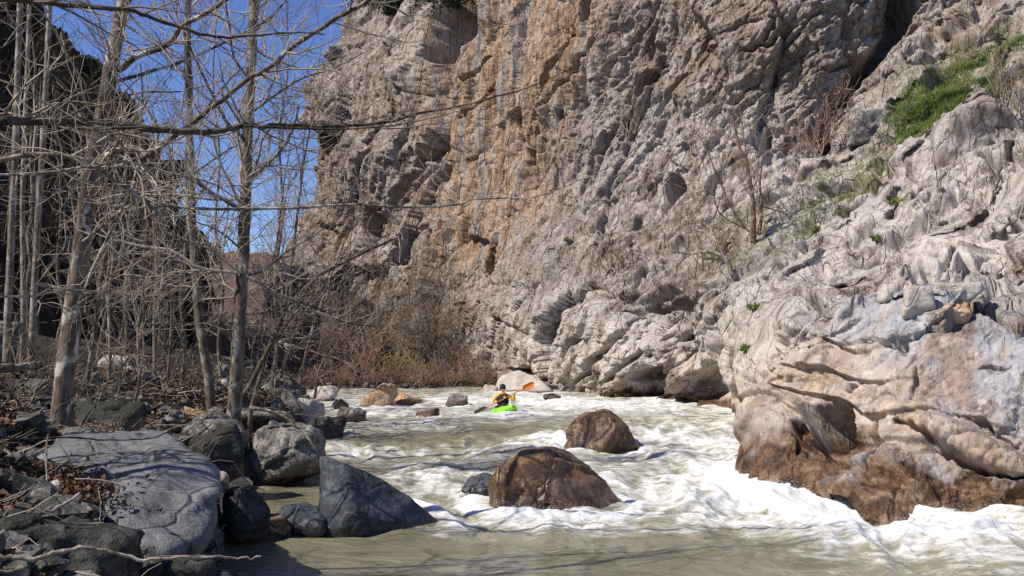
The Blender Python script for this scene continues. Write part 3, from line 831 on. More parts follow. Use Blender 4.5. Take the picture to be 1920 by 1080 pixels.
hull_rock('low reddish slab leaning at the foot of the cliff behind the paddle',
    [(935,705,44),(970,690,45),(1000,700,44),(1040,730,42.5),(1050,748,42.5),(930,748,43),(985,752,42),(960,700,47),(1040,740,45),(930,740,47)], 'pale_rock', 23, 4, rough=.2, wetspan=.1)
# left bank
hull_rock('huge smooth blue-grey boulder on the left bank',
    [(28,885,10.6),(60,850,11.2),(110,805,11.8),(190,797,12.2),(300,800,12.2),(350,822,11.6),(395,862,10.9),(412,905,10.2),(432,960,9.7),(430,1010,9.5),(330,1060,8.9),(300,1085,8.8),(230,1010,9.1),
     (215,960,9.4),(175,935,9.8),(190,880,10.2),(330,905,9.9),(60,910,10.6),(110,930,11.2),(420,1060,10.2),(130,850,13.2),(340,850,13.2)], 'gray_rock', 31, 6, p=14, rough=.24, moss=.25, water=False)
rock('mottled grey and white boulder above the quiet inlet', 440, 600, 800, 888, 17.6, 'mottled_rock', 42, .9, 5, 9, p=30, rough=.34, wetspan=.25, water=True, lean=-.1)
rock('boulder wedged behind the huge smooth one, shade put into its dark colour', 352, 452, 792, 888, 16.0, 'dark_rock', 34, .9, 4, moss=.3)  # dark colour stands for the shade this boulder lies in
hull_rock('dark pyramid boulder with a lit grey facet beside the huge smooth one',
    [(452,890,13.6),(412,915,13.1),(418,950,12.9),(440,1000,12.8),(500,940,13.3),(508,985,13.2),(470,905,13.2),(440,915,12.9),(480,1010,12.9),(430,1010,13.2),(460,910,14.4),(505,960,14.2),(410,940,14.2),(505,1030,13.4),(430,1040,13.1)],
    'dark_rock', 35, 4, p=34, rough=.12, wetspan=.2)
rock('low wet black rock at the mouth of the inlet', 525, 612, 948, 1006, 13.5, 'blue_rock', 36, .9, 4, water=True, wetspan=.3)
rock('low reddish wet rock between the pyramid and the wedge', 466, 540, 968, 1006, 13.3, 'brown_rock', 37, .9, 4, water=True, wetspan=.3)
rock('small pale yellowish stone perched beside the huge smooth boulder', 396, 428, 884, 914, 12.9, 'pale_rock', 38, .9, 3)
rock('long mossy green boulder behind the huge smooth one', 128, 250, 752, 806, 14.0, 'dark_rock', 39, .8, 4, moss=1.)
rock('whitish boulder glowing between tree trunks in the wood', 148, 278, 670, 738, 24.0, 'pale_rock', 51, .8, 5, 12, rough=.4, moss=.25)
rock('layered brownish boulder at the foot of the leaning stems', 322, 452, 772, 832, 17.4, 'mottled_rock', 41, .9, 4, moss=.25)
rock('small reddish stone left of the layered boulder', 322, 402, 764, 800, 18.6, 'orange_rock', 52, .8, 4, moss=.5)
rock('small pale stone seen between the two river-side trunks', 396, 428, 712, 748, 24.5, 'pale_rock', 43, .9, 3)
rock('flat white stone at the edge of the dark wood', 292, 345, 729, 748, 26.0, 'pale_rock', 44, .9, 3)
rock('pointed pale stone half buried in dead leaves', 74, 112, 903, 942, 9.7, 'pale_rock', 45, .8, 3, 8)
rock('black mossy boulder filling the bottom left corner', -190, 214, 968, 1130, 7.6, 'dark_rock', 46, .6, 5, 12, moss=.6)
rock('rock filling the hollow under the huge smooth boulder, coloured dark for its shade', 215, 440, 1058, 1130, 8.3, 'dark_rock', 47, .5, 4, moss=.2)  # dark colour stands for the shaded hollow below the boulder
rock('bluish boulder cut by the left edge of the picture', -50, 20, 600, 690, 20.0, 'gray_rock', 48, .9, 4, moss=.2)
rock('grey greenish boulder behind the leaning stems', 476, 562, 712, 782, 26.0, 'mottled_rock', 49, .8, 4, moss=.35)
rock('pale pinkish boulder on the bank left of the lip', 546, 606, 748, 806, 26.2, 'pale_rock', 50, .9, 4, wetspan=.2)
rock('dark brown boulder under the pale pinkish one', 556, 645, 785, 832, 25.0, 'dark_rock', 53, .9, 4, water=True)
rock('rounded tan stone beside the mottled boulder', 560, 608, 808, 856, 19.5, 'orange_rock', 54, .9, 4, water=True, wetspan=.3)
rock('flat grey stone under the thin leaning trunk', 452, 545, 770, 800, 19.5, 'mottled_rock', 55, .9, 4)
# loose on the right slope
def slope_rock(label, x0, x1, y0, y1, mat, seed, **k):
    q = on_cliff((x0 + x1) / 2, y1)
    return rock(label, x0, x1, y0, y1, q.y + .1, mat, seed, wetspan=0, sink=.3, **k)
slope_rock('tilted grey block lying at the lower end of the bright grass', 1592, 1658, 206, 260, 'mottled_rock', 61, nplanes=7, p=30, lean=.5, depth=.7)
slope_rock('angular pale block in the dark gap under the rounded outcrop', 1692, 1748, 536, 592, 'pale_rock', 62, nplanes=8, p=30)
slope_rock('long tan slab tucked beneath the rounded outcrop', 1756, 1842, 530, 568, 'pale_rock', 63, nplanes=8, p=30, depth=.6)
slope_rock('cracked tan stone below the long tan slab', 1748, 1822, 566, 598, 'orange_rock', 64, nplanes=8, p=26, depth=.6)
slope_rock('small pale stone left in the crack of the ledge', 1650, 1686, 532, 560, 'pale_rock', 65, sub=3, nplanes=8, p=26)

# small stones of the bank: nobody could count them
rng = np.random.default_rng(5)
vs, fs, off = [], [], 0
cnt = 0
for t in range(3600):
    y = rng.uniform(7, 40) if t > 700 else rng.uniform(7, 18)
    d = rng.gamma(1.3, 1.2) - .35
    x = float(x_left(y)) - d
    if t % 7 == 0:
        x = rng.uniform(-11, 3); y = float(y_far(x)) - .3 + rng.gamma(1.2, .5)
    r = rng.gamma(2., .045) + .03
    if r > .3: continue
    v, f = ICO[2]
    v = v * (1 + .28 * rng.normal(size=(len(v), 1))) * np.array((1, rng.uniform(.7, 1.2), rng.uniform(.5, .8))) * r
    a = rng.uniform(0, 6.28); c, s = math.cos(a), math.sin(a)
    v = v @ np.array(((c, s, 0), (-s, c, 0), (0, 0, 1)))
    vs.append(v + np.array((x, y, float(gz(np.array([x]), np.array([y]))[0]) + r * .25))); fs.append(f + off); off += len(v)
    cnt += 1
    if cnt > 1100: break
tag(obj('bank_stones', mesh_np('bank_stones', np.concatenate(vs), np.concatenate(fs), False, dict(wet=.45 * np.repeat(rng.random(len(vs)), [len(v_) for v_ in vs]), moss=.8 * np.repeat(rng.random(len(vs)), [len(v_) for v_ in vs]))), M['bank_rock']),
    'small loose grey stones strewn along the left bank', 'stones', kind='stuff')

#WATER
# ------------------------------------------------------------------ river surface
ny, nx = 560, 620
yr = np.concatenate((np.geomspace(3.0, 9.5, 60)[:-1], 1 / np.linspace(1 / 9.5, 1 / 62, ny - 59)))
Yq, Tq = np.meshgrid(yr, np.linspace(-1, 1, nx), indexing='ij')
Xq = Tq * (Yq * .50 + 3.0) + np.clip(Yq, 0, 18) * .03
x, y = Xq.ravel(), Yq.ravel()
z0 = zw(y)
q3 = np.stack((x, y * .55, 0 * x), -1)
wv = np.stack([fbm(q3 * .5, 3, 80 + kk) for kk in range(2)] + [0 * x], -1)
qf = q3 + .7 * wv
def wpt(a, b):          # water point under a photo pixel
    Y = 20.0
    for _ in range(12):
        p = pix(a, b, Y); Y *= (CAM[2] - float(zw(Y))) / max(CAM[2] - p[2], 1e-3)
    return pix(a, b, Y)
foam = .21 * sstep(12, 16, y) + .05 + .22 * np.exp(-((y - 37) / 6) ** 2)
turb = np.full(len(x), .35)
for a, b, rx, ry, fo, tu in [(1300,800,1.3,2.5,.6,.4),(1330,850,1.6,3.0,.9,.6),(1420,905,1.6,2.4,1.,.7),(1540,930,1.6,2.0,1.,.6),(1660,975,1.8,1.8,.75,.5),(1300,930,1.9,2.0,.55,.5),(1800,1000,2.0,1.6,.55,.3),
                             (1850,1040,1.6,1.4,.5,.2),(1500,990,2.2,1.4,.45,.3),(1100,985,1.4,.9,.55,.2),(960,975,.9,.7,.6,.2),(1250,765,1.8,4,.55,.4),(1100,760,2.2,3,.7,.4),(1010,752,1.8,3,.8,.3),(880,750,1.8,4,.45,.3),
                             (720,775,1.2,1.8,.7,.4),(680,765,1.,2,.6,.3),(780,795,1.2,1.0,.6,.4),(690,840,1.1,1.6,.6,.5),(800,850,1.4,1.5,.5,.5),(900,830,1.3,1.6,.4,.5),(1020,815,1.0,1.5,.6,.5),(880,900,1.0,1.6,.35,.5),(780,900,1.0,1.6,.4,.5),
                             (850,950,1.1,1.2,.35,.4),(1210,900,1.1,1.6,.6,.5),(1200,800,1.2,2,.55,.4),(1900,1000,1.2,1.2,.6,.3),(1400,1040,1.6,.5,.35,.1),(1650,1060,1.5,.5,.4,.1),(1000,1030,1.3,.35,.35,.1),(1250,1070,1.2,.3,.3,.05),(860,1005,1.0,.3,.4,.1),(1060,825,.8,1.0,.7,.4),(620,850,.8,1.2,.35,.3)]:
    c = wpt(a, b)
    g = np.exp(-(((x - c[0]) / rx) ** 2 + ((y - c[1]) / ry) ** 2))
    foam += fo * g * .37
    turb += tu * g
kx_ = (943 - 960) / F * 30.9
foam += .75 * np.exp(-(((x - kx_ - .2) / 1.5) ** 2 + ((y - 30.2) / 1.3) ** 2))
# calm: dark pool in front, quiet inlet on the left, the glassy lip of the drop
for a, b, rx, ry, fo, tu in [(750,1060,3.2,1.6,.7,.3),(1150,1060,1.6,1.0,.2,.2),(560,930,.75,2.2,.9,.35),(540,1040,1.5,1.2,.6,.3),(760,808,2.3,.9,.55,.15),(950,800,1.6,.8,.35,.1),(1230,1020,1.4,.7,.15,.1)]:
    c = wpt(a, b)
    g = np.exp(-(((x - c[0]) / rx) ** 2 + ((y - c[1]) / ry) ** 2))
    foam -= fo * g
    turb -= tu * g
turb = np.clip(turb, .06, 1.2)
big = fbm(qf * .75, 3, 90)
med = fbm(qf * np.array((2.1, 1.5, 1)), 4, 93, ridged=True)
fin = fbm(qf * np.array((5.5, 3.6, 1)), 3, 96)
fin2 = fbm(qf * np.array((12., 8., 1)), 2, 99)
zz = z0 + turb * (.23 * big + .03 * med + .028 * fin + .012 * fin2)
# standing waves below the drop
zz += .13 * np.exp(-(((x - kx_ - .1) / .9) ** 2 + ((y - 29.55) / .35) ** 2))
zz += .07 * np.sin(y * 3.1 + 2.2 * wv[:, 0] + .8 * x) * np.exp(-((y - 23) / 3.0) ** 2) * turb
for (cx, cy, rx, ry) in FOOT:
    u = np.hypot((x - cx) / (rx + .05), (y - cy) / (ry + .05))
    ang_up = (y - cy) / (ry + .1)
    ring = np.exp(-((u - 1.08) / .16) ** 2)
    act = np.clip(turb * 1.6, .1, 1)
    foam += ring * .55 * act
    zz += ring * .05 * act
    zz += ring * .07 * np.clip(ang_up, 0, 1) * act * min(1.5, rx)
    foam += .25 * act * np.exp(-((x - cx) / (rx * .9)) ** 2) * np.exp(-np.clip((cy - ry - y), 0, 9) / (1.2 * rx + .2)) * (y < cy - ry * .6)
# foam gathers on crests and below steps
foam += (.32 * med + .30 * big) * turb
# along the right bank
P2 = pos[(np.abs(hgt) < .12) & (px > 1200)][::7]
if len(P2):
    dd = np.full(len(x), 9.0)
    sel = np.where((y < 45) & (x > 2))[0]
    for s in range(0, len(sel), 20000):
        i_ = sel[s:s + 20000]
        dd[i_] = np.sqrt(((x[i_, None] - P2[None, :, 0]) ** 2 + (y[i_, None] - P2[None, :, 1]) ** 2).min(1))
    foam += .5 * np.exp(-dd / .35)
shal = np.exp(-np.clip(x - x_left(y), 0, 9) / .7) * (np.abs(y - 15.5) < 6) + .0
water = tag(obj('river', mesh_np('river', np.stack((x, y, zz), -1), grid_faces(len(yr), nx), True, dict(foam=foam, shallow=np.clip(shal, 0, 1))), M['water']), kind='structure')

# drops thrown up from the white water
rng = np.random.default_rng(404)
cand = np.where((foam > .62) & (turb > .6) & (y > 12) & (y < 40) & (np.abs(x) < .52 * y))[0]
pk = rng.choice(cand, 5200, p=(foam[cand] - .6) ** 2 * y[cand] ** -1. / ((foam[cand] - .6) ** 2 * y[cand] ** -1.).sum())
cc = np.stack((x[pk], y[pk], zz[pk]), -1) + np.stack((rng.normal(size=5200) * .12, rng.normal(size=5200) * .12, rng.exponential(.05, 5200)), -1)
oc = np.array(((1, 0, 0), (-1, 0, 0), (0, 1, 0), (0, -1, 0), (0, 0, 1), (0, 0, -1.)))
of = np.array(((0, 2, 4), (2, 1, 4), (1, 3, 4), (3, 0, 4), (2, 0, 5), (1, 2, 5), (3, 1, 5), (0, 3, 5)))
rr = rng.uniform(.0015, .0055, (5200, 1, 1)) * np.array((1.4, 1, .9))
tag(obj('spray', mesh_np('spray', (cc[:, None] + oc[None] * rr).reshape(-1, 3), (of[None] + 6 * np.arange(5200)[:, None, None]).reshape(-1, 3)), M['drop']), 'white drops of spray above the rapids', 'spray', kind='stuff')

#TREES
# ------------------------------------------------------------------ wood: tubes and growth
def tubes(polys, sides=4):
    groups = {}
    for p, r in polys:
        groups.setdefault(len(p), []).append((p, r))
    V_, F_, off = [], [], 0
    ang = np.arange(sides) * 2 * math.pi / sides
    ca_, sa_ = np.cos(ang), np.sin(ang)
    for n, L in groups.items():
        A = np.array([p for p, _ in L], float); Rr = np.array([r for _, r in L], float)
        T = np.gradient(A, axis=1); T /= np.linalg.norm(T, axis=-1, keepdims=True) + 1e-9
        mean = T.mean(1, keepdims=True)
        ref = np.where(np.abs(mean[..., 2:3]) > .8, np.array((1., 0, 0)), np.array((0, 0, 1.)))
        n1 = np.cross(T, ref); n1 /= np.linalg.norm(n1, axis=-1, keepdims=True) + 1e-9
        n2 = np.cross(T, n1)
        ring = A[:, :, None] + Rr[:, :, None, None] * (ca_[None, None, :, None] * n1[:, :, None] + sa_[None, None, :, None] * n2[:, :, None])
        m = len(L)
        idx = np.arange(m * n * sides).reshape(m, n, sides) + off
        nxt = np.roll(idx, -1, 2)
        F_.append(np.stack((idx[:, :-1], nxt[:, :-1], nxt[:, 1:], idx[:, 1:]), -1).reshape(-1, 4))
        V_.append(ring.reshape(-1, 3)); off += m * n * sides
    return np.concatenate(V_), np.concatenate(F_)
def smooth(pts, n):
    """Catmull-Rom curve through the points"""
    p = np.asarray(pts, float)
    p = np.vstack((2 * p[0] - p[1], p, 2 * p[-1] - p[-2]))
    s = np.linspace(0, len(p) - 3 - 1e-6, n); i = s.astype(int); t = (s - i)[:, None]
    a, b, c, d = p[i], p[i + 1], p[i + 2], p[i + 3]
    return .5 * (2 * b + (c - a) * t + (2 * a - 5 * b + 4 * c - d) * t ** 2 + (3 * b - a - 3 * c + d) * t ** 3)
def grow(out, p, d, L, r, rng, level, dens=3.2, up=.12, wob=.22, rmin=.0022, seg=.16, ratio=(.35, .62)):
    n = int(min(9, max(4, L / seg)))
    pts = [p]; dirs = [d]
    st = L / (n - 1)
    for _ in range(n - 1):
        d = d + rng.normal(size=3) * wob; d[2] += up * .5
        d = d / (math.sqrt(d @ d) + 1e-9)
        p = p + d * st
        pts.append(p); dirs.append(d)
    rad = np.maximum(np.linspace(r, r * .35, n), rmin)
    out.append((np.array(pts), rad))
    if level <= 0: return
    k = rng.poisson(L * dens) + 1
    for _ in range(k):
        i = rng.integers(1, n)
        t = i / (n - 1)
        dd = dirs[i] * .75 + rng.normal(size=3) * .55; dd[2] += up
        dd /= np.linalg.norm(dd)
        grow(out, pts[i], dd, L * rng.uniform(*ratio) * (1.15 - .5 * t), max(rad[i] * .6, rmin), rng, level - 1, dens * 1.2, up, wob, rmin, seg, ratio)
def sprout(out, line, rad, rng, dens, length, level=1, t0=.1, up=.15, spread=.8, rmin=.0025, seg=.16, tdens=2.6):
    T = np.gradient(line, axis=0)
    segl = np.linalg.norm(np.diff(line, axis=0), axis=1)
    tot = segl.sum()
    for _ in range(int(tot * dens * (1 - t0))):
        t = rng.uniform(t0, 1.0); i = min(int(t * (len(line) - 1)), len(line) - 2)
        f = t * (len(line) - 1) - i
        p = line[i] * (1 - f) + line[i + 1] * f
        tg = T[i] / (np.linalg.norm(T[i]) + 1e-9)
        d = tg * .55 + rng.normal(size=3) * spread; d[2] += up; d /= np.linalg.norm(d)
        L = length * rng.uniform(.45, 1.25) * (1.1 - .45 * t)
        grow(out, p, d, L, min(rad[i] * .55, .006 + .010 * L), rng, level, tdens, up, .2, rmin, seg)
def line_px(pts, Y0, Y1, n, rng=None, wob=0.0):
    m = len(pts)
    w = [pix(a, b, Y0 + (Y1 - Y0) * i / (m - 1)) for i, (a, b) in enumerate(pts)]
    l = smooth(w, n)
    if rng is not None and wob:
        l[1:] += np.cumsum(rng.normal(size=(n - 1, 3)), 0) * 0 + rng.normal(size=(n - 1, 3)) * wob
    return l
def tree(name, label, trunk, Y, r0, r1, limbs=(), mat='bark', twigmat='twig', seed=1, dens=1.2, length=1.6, t0=.25, level=2, group=None, Y1=None, rmin=.003, ldens=2.4, llen=1.0, ground_base=True, cat='tree', tdens=2.4):
    rng = np.random.default_rng(seed)
    n = max(16, len(trunk) * 5)
    line = line_px(trunk, Y, Y1 or Y, n, rng, r0 * .03)
    if ground_base:
        b = line[0]; g = float(gz(np.array([b[0]]), np.array([b[1]]))[0]) - .15
        if g < b[2] - .02: line = np.vstack((np.array((b[0] - (line[2][0] - b[0]) * .3, b[1], g))[None], line)); n += 1
    rad = np.linspace(r0, r1, n) * (1 + .02 * rng.normal(size=n))
    if ground_base: rad[0] *= 1.35
    org = line[0].copy()
    root = empty(name, org.tolist(), label, cat, group)
    v, f = tubes([(line - org, rad)], 12)
    obj('trunk', mesh_np('trunk', v, f), M[mat], root)
    out = []
    sprout(out, line, rad, rng, dens, length, level, t0, rmin=rmin, tdens=tdens)
    for pts, Ya, Yb, a, b in limbs:
        m = max(10, len(pts) * 4)
        l = line_px(pts, Ya, Yb, m, rng, a * .14)
        rr = np.linspace(a, b, m) * (1 + .025 * rng.normal(size=m))
        v, f = tubes([(l - org, rr)], 8)
        obj('branch', mesh_np('branch', v, f), M[mat], root)
        sprout(out, l, rr, rng, ldens, llen, level - 1, .08, rmin=rmin, tdens=tdens)
    if out:
        v, f = tubes([(p - org, r) for p, r in out], 3)
        tag(obj('twigs', mesh_np('twigs', v, f), M[twigmat], root), kind='stuff')
    return root
def copy_tree(root, loc, rz, sc, label=None):
    c = root.copy(); COL.objects.link(c)
    c.location = loc; c.rotation_euler = (0, 0, rz); c.scale = (sc, sc, sc)
    if label: c['label'] = label
    for ch in root.children:
        d = ch.copy(); COL.objects.link(d); d.parent = c
    return c

# the leaning mottled tree and its limbs
tree('plane_tree', 'thick leaning mottled trunk on the left bank, patchy pale bark', [(118,745),(128,650),(140,560),(158,430),(172,320),(188,240),(202,160),(218,70),(232,0),(246,-90),(262,-200)], 13.0, .135, .07,
     [([(222,132),(262,104),(310,86),(342,50),(386,25),(422,0),(480,-45)], 12.8, 12.2, .042, .026), ([(218,153),(290,132),(362,108),(432,74),(500,40)], 13, 13.8, .026, .010),
      ([(212,186),(270,173),(350,170),(420,150)], 13, 14, .017, .006), ([(178,312),(205,290),(232,276),(258,279),(276,291),(300,275),(385,212),(470,146),(500,130),(580,66),(640,30),(690,0),(770,-70)], 12.8, 11.0, .042, .024),
      ([(232,15),(262,-20),(300,-60)], 13, 12.5, .03, .02), ([(270,292),(240,365),(205,440),(175,500),(150,560)], 12.4, 12.2, .02, .012), ([(250,382),(220,400),(185,430),(155,452)], 12.2, 12.4, .016, .012)],
     mat='bark_plane', seed=3, dens=.8, length=2.0, t0=.35, ldens=4.6, llen=1.5)
# tree just outside the picture whose boughs cross it
tree('plane_tree', 'tree off the left edge whose boughs reach across the river', [(-1060,900),(-1040,600),(-1010,300),(-990,100),(-970,-120),(-950,-330)], 9.6, .2, .12,
     [([(-1010,300),(-600,320),(-330,330),(-160,330),(0,300),(80,288),(150,298),(180,312),(215,338),(245,358),(275,372),(330,388),(360,391),(460,392),(560,390),(640,384),(760,388),(850,385),(900,373),(1000,369),(1080,340),(1150,310),(1210,280)], 9.6, 11.5, .034, .004),
      ([(245,358),(298,400),(306,430),(340,446),(400,472),(450,510),(560,570),(640,610),(745,655)], 9.95, 11.5, .018, .005), ([(-1012,330),(-500,325),(-200,330),(0,328),(100,322),(150,314),(182,312)], 9.5, 9.75, .016, .013),
      ([(182,312),(215,302),(260,308),(320,325),(400,345),(460,385)], 9.75, 10.6, .014, .006),
       ([(-990,80),(-500,40),(-300,60),(0,150),(80,190),(160,232),(220,265)], 8.8, 9.2, .012, .005),
      ([(-1035,540),(-700,550),(-350,560),(0,556),(60,555),(110,545),(140,546),(200,570),(240,580),(300,592)], 9.2, 10.2, .014, .006), ([(60,556),(90,572),(120,578),(160,575),(200,560)], 9.3, 9.8, .008, .004)],
     mat='bark', seed=7, dens=.25, length=1.8, t0=.5, ldens=4.2, llen=1.25)
tree('shade_toned_tree', 'tree off the left edge, shade put into its bark colour, with a thick straight bough over the river', [(-1360,900),(-1340,600),(-1310,300),(-1290,100),(-1280,-120),(-1270,-330)], 8.4, .22, .14,
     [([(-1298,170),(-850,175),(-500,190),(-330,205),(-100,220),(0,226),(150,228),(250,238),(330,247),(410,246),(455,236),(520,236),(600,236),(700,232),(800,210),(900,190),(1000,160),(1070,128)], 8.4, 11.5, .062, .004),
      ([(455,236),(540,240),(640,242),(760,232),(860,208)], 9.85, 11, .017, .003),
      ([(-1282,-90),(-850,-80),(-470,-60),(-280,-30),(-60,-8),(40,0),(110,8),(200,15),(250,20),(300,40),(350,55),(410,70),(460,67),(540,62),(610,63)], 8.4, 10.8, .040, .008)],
     mat='bark_dark_and_shade', twigmat='twig_brown', seed=8, dens=.2, length=1.8, t0=.5, ldens=3.4, llen=1.3)  # bark coloured dark to stand for shade on the boughs
# river-side trunks
tree('alder_tree', 'upright two-toned trunk at the water edge, tallest by the river', [(438,790),(444,690),(450,580),(456,470),(460,380),(464,260),(470,140),(476,0),(482,-140),(486,-300)], 18.0, .135, .075,
     [([(460,345),(490,318),(520,290),(545,252),(560,200)], 18, 18.8, .05, .02), ([(462,262),(430,235),(400,180),(370,120),(345,60)], 18, 17, .035, .015), ([(452,520),(500,505),(540,470),(585,445),(640,400)], 18, 19, .026, .008),
      ([(466,215),(500,190),(560,150),(620,130),(690,95)], 18, 19.5, .03, .008), ([(470,150),(440,110),(430,50),(420,-20)], 18, 17.4, .03, .012), ([(455,470),(420,440),(380,420),(330,410)], 18, 17, .022, .007),
      ([(474,60),(520,20),(560,-40)], 18, 18.5, .03, .015), ([(458,400),(380,350),(340,330),(300,325)], 18, 17, .024, .01)], mat='bark_mid', seed=11, dens=2.6, length=2.9, t0=.22, ldens=5.0, llen=1.9, tdens=2.2, rmin=.004)
tree('alder_tree', 'slim trunk just left of the two-toned river-side trunk', [(398,775),(388,690),(374,600),(366,500),(360,400),(356,260),(352,120),(352,0),(350,-160),(352,-300)], 19.5, .10, .05,
     [([(357,250),(390,200),(440,140),(470,120)], 19.5, 20, .025, .01), ([(354,150),(320,110),(290,60)], 19.5, 19, .025, .01), ([(358,330),(400,300),(450,270),(520,255)], 19.5, 20.5, .024, .008)], mat='bark_mid', seed=13, dens=2.7, length=2.6, t0=.25, level=2, rmin=.004, ldens=4.2, llen=1.6, tdens=2.0)
tree('alder_tree', 'dark leaning stem growing out over the stones by the river', [(432,785),(470,720),(500,660),(524,610),(545,560),(575,528),(620,505),(690,470),(760,440)], 18.6, .06, .018,
     [([(548,562),(600,580),(640,602),(700,612),(770,616)], 18.6, 19, .018, .005), ([(505,650),(540,618),(600,605),(645,594),(690,556)], 18.6, 19, .018, .006), ([(440,592),(500,585),(548,568)], 18.4, 18.6, .014, .02)], mat='bark_dark_and_shade', twigmat='twig_brown', seed=17, dens=4.0, length=2.0, t0=.3, level=2, Y1=19.4, ldens=4.5, llen=1.4, rmin=.004)
tree('alder_tree', 'thin crooked stem beside the dark leaning stem', [(470,770),(490,700),(505,650),(530,590),(548,480),(560,380),(572,290),(590,200)], 19.0, .045, .015, [], mat='bark_mid', twigmat='twig', seed=19, dens=3.6, length=1.8, t0=.3, rmin=.004)
for k_, (tp, Y_, r_, lab) in enumerate([
    ([(560,760),(566,700),(585,620),(612,540),(640,470),(665,400)], 27.0, .05, 'slender bare sapling by the pale pinkish boulder'),
    ([(520,740),(540,660),(570,590),(620,540),(690,500)], 30.0, .05, 'slender sapling bending right over the far stones'),
    ([(310,760),(316,690),(322,600),(318,500),(330,420)], 21.0, .04, 'slender sapling just left of the river-side trunks'),
    ([(250,770),(262,700),(258,620),(270,530),(262,450)], 17.0, .03, 'wispy sapling between the leaning trunk and the river-side trunks'),
    ([(335,770),(346,660),(340,540),(352,420),(348,300),(360,180),(356,60),(364,-60)], 23.0, .06, 'dark slim trunk behind the slim river-side trunk'),
    ([(150,780),(176,640),(190,520),(214,400),(240,300),(262,180)], 18.0, .05, 'dark slim stem slanting right behind the leaning trunk'),
    ([(505,760),(520,640),(516,520),(530,400),(524,260),(540,120),(536,-20)], 26.0, .06, 'tall slim trunk nearest to the cliff edge against the sky'),
    ([(420,760),(410,650),(418,540),(404,420),(412,300),(400,150),(408,0)], 25.0, .055, 'tall slim trunk between the two river-side trunks'),
    ([(590,745),(600,690),(640,640),(700,600),(770,560),(840,540)], 33.0, .05, 'bare sapling arching right above the pale-peaked stone'),
    ([(470,740),(486,640),(500,540),(520,450),(530,360),(545,270)], 24.0, .05, 'slender sapling right behind the two-toned trunk')]):
    tree('sapling', lab, tp, Y_, r_, .012, [], mat='bark_mid', twigmat='twig_brown' if k_ % 2 else 'bark_mid', seed=500 + k_, dens=3.2, length=2.2, t0=.12, level=2, rmin=.005, tdens=1.9)  # twig colours darkened to stand for shade on the left bank
# pale poles in the wood
tree('birch_tree', 'thin pale pole, nearest to the left edge of the wood', [(12,690),(16,560),(22,430),(28,300),(34,120),(38,0),(44,-150)], 19.0, .075, .05, seed=23, dens=.55, length=1.5, t0=.35)
tree('birch_tree', 'thin pale pole, second from the left edge', [(42,690),(44,560),(42,420),(44,300),(50,150),(56,0),(60,-150)], 22.0, .06, .04, seed=29, dens=.5, length=1.5, t0=.35)
tree('birch_tree', 'thin pale pole, third from the left edge, nearest the leaning trunk', [(58,690),(64,560),(72,400),(80,270),(88,120),(94,0),(100,-150)], 20.0, .072, .045, seed=31, dens=.55, length=1.6, t0=.35)
tree('birch_tree', 'crooked thin sapling rising beside the whitish boulder', [(284,740),(290,690),(290,600),(294,500),(288,400),(300,300)], 23.0, .055, .03, seed=37, dens=1.4, length=1.8, t0=.2)
tree('birch_tree', 'twisted thin sapling in front of the whitish boulder', [(205,730),(206,640),(204,560),(212,480),(205,400)], 21.0, .04, .02, seed=38, dens=1.4, length=1.6, t0=.2)
# the dark wood behind: thin bare trees
def wood_tree(seed, H):
    rng = np.random.default_rng(seed)
    n = 14
    line = np.stack((np.cumsum(rng.normal(size=n)) * .07, np.cumsum(rng.normal(size=n)) * .07, np.linspace(0, H, n)), -1)
    line -= line[0]
    rad = np.linspace(.085, .02, n)
    root = empty('bare_tree', (0, 0, 0), 'thin bare grey tree, one of many in the dark wood on the left', 'tree', 'thin bare trees in the dark wood')
    v, f = tubes([(line, rad)], 7)
    obj('trunk', mesh_np('trunk', v, f), M['bark_mid'], root)
    out = []
    sprout(out, line, rad, rng, 2.2, 2.3, 2, .12, rmin=.007, tdens=1.4, seg=.3)
    v, f = tubes(out, 3)
    tag(obj('twigs', mesh_np('twigs', v, f), M['bark_dark_and_shade'], root), kind='stuff')  # twigs coloured darker than the trunk to stand for the wood's shade
    return root
protos = [wood_tree(201, 9.0), wood_tree(202, 7.5), wood_tree(203, 10.5)]
rng = np.random.default_rng(77)
spots = [(-60,24),(25,31),(75,34),(110,27),(150,30),(175,36),(205,33),(235,28),(262,35),(300,40),(325,31),(345,45),(130,42),(220,46),(275,50),(10,40),(90,46),(185,26),(250,42),(330,56),(60,28),(310,36)]
for i, (a, Y) in enumerate(spots):
    X = (a - 960) / F * Y
    loc = (X, Y, float(gz(np.array([X]), np.array([Y]))[0]) - .1)
    rz, sc = rng.uniform(0, 6.28), rng.uniform(.75, 1.15)
    if i < 3:
        protos[i].location = loc; protos[i].rotation_euler = (0, 0, rz); protos[i].scale = (sc,) * 3
    else:
        copy_tree(protos[i % 3], loc, rz, sc)

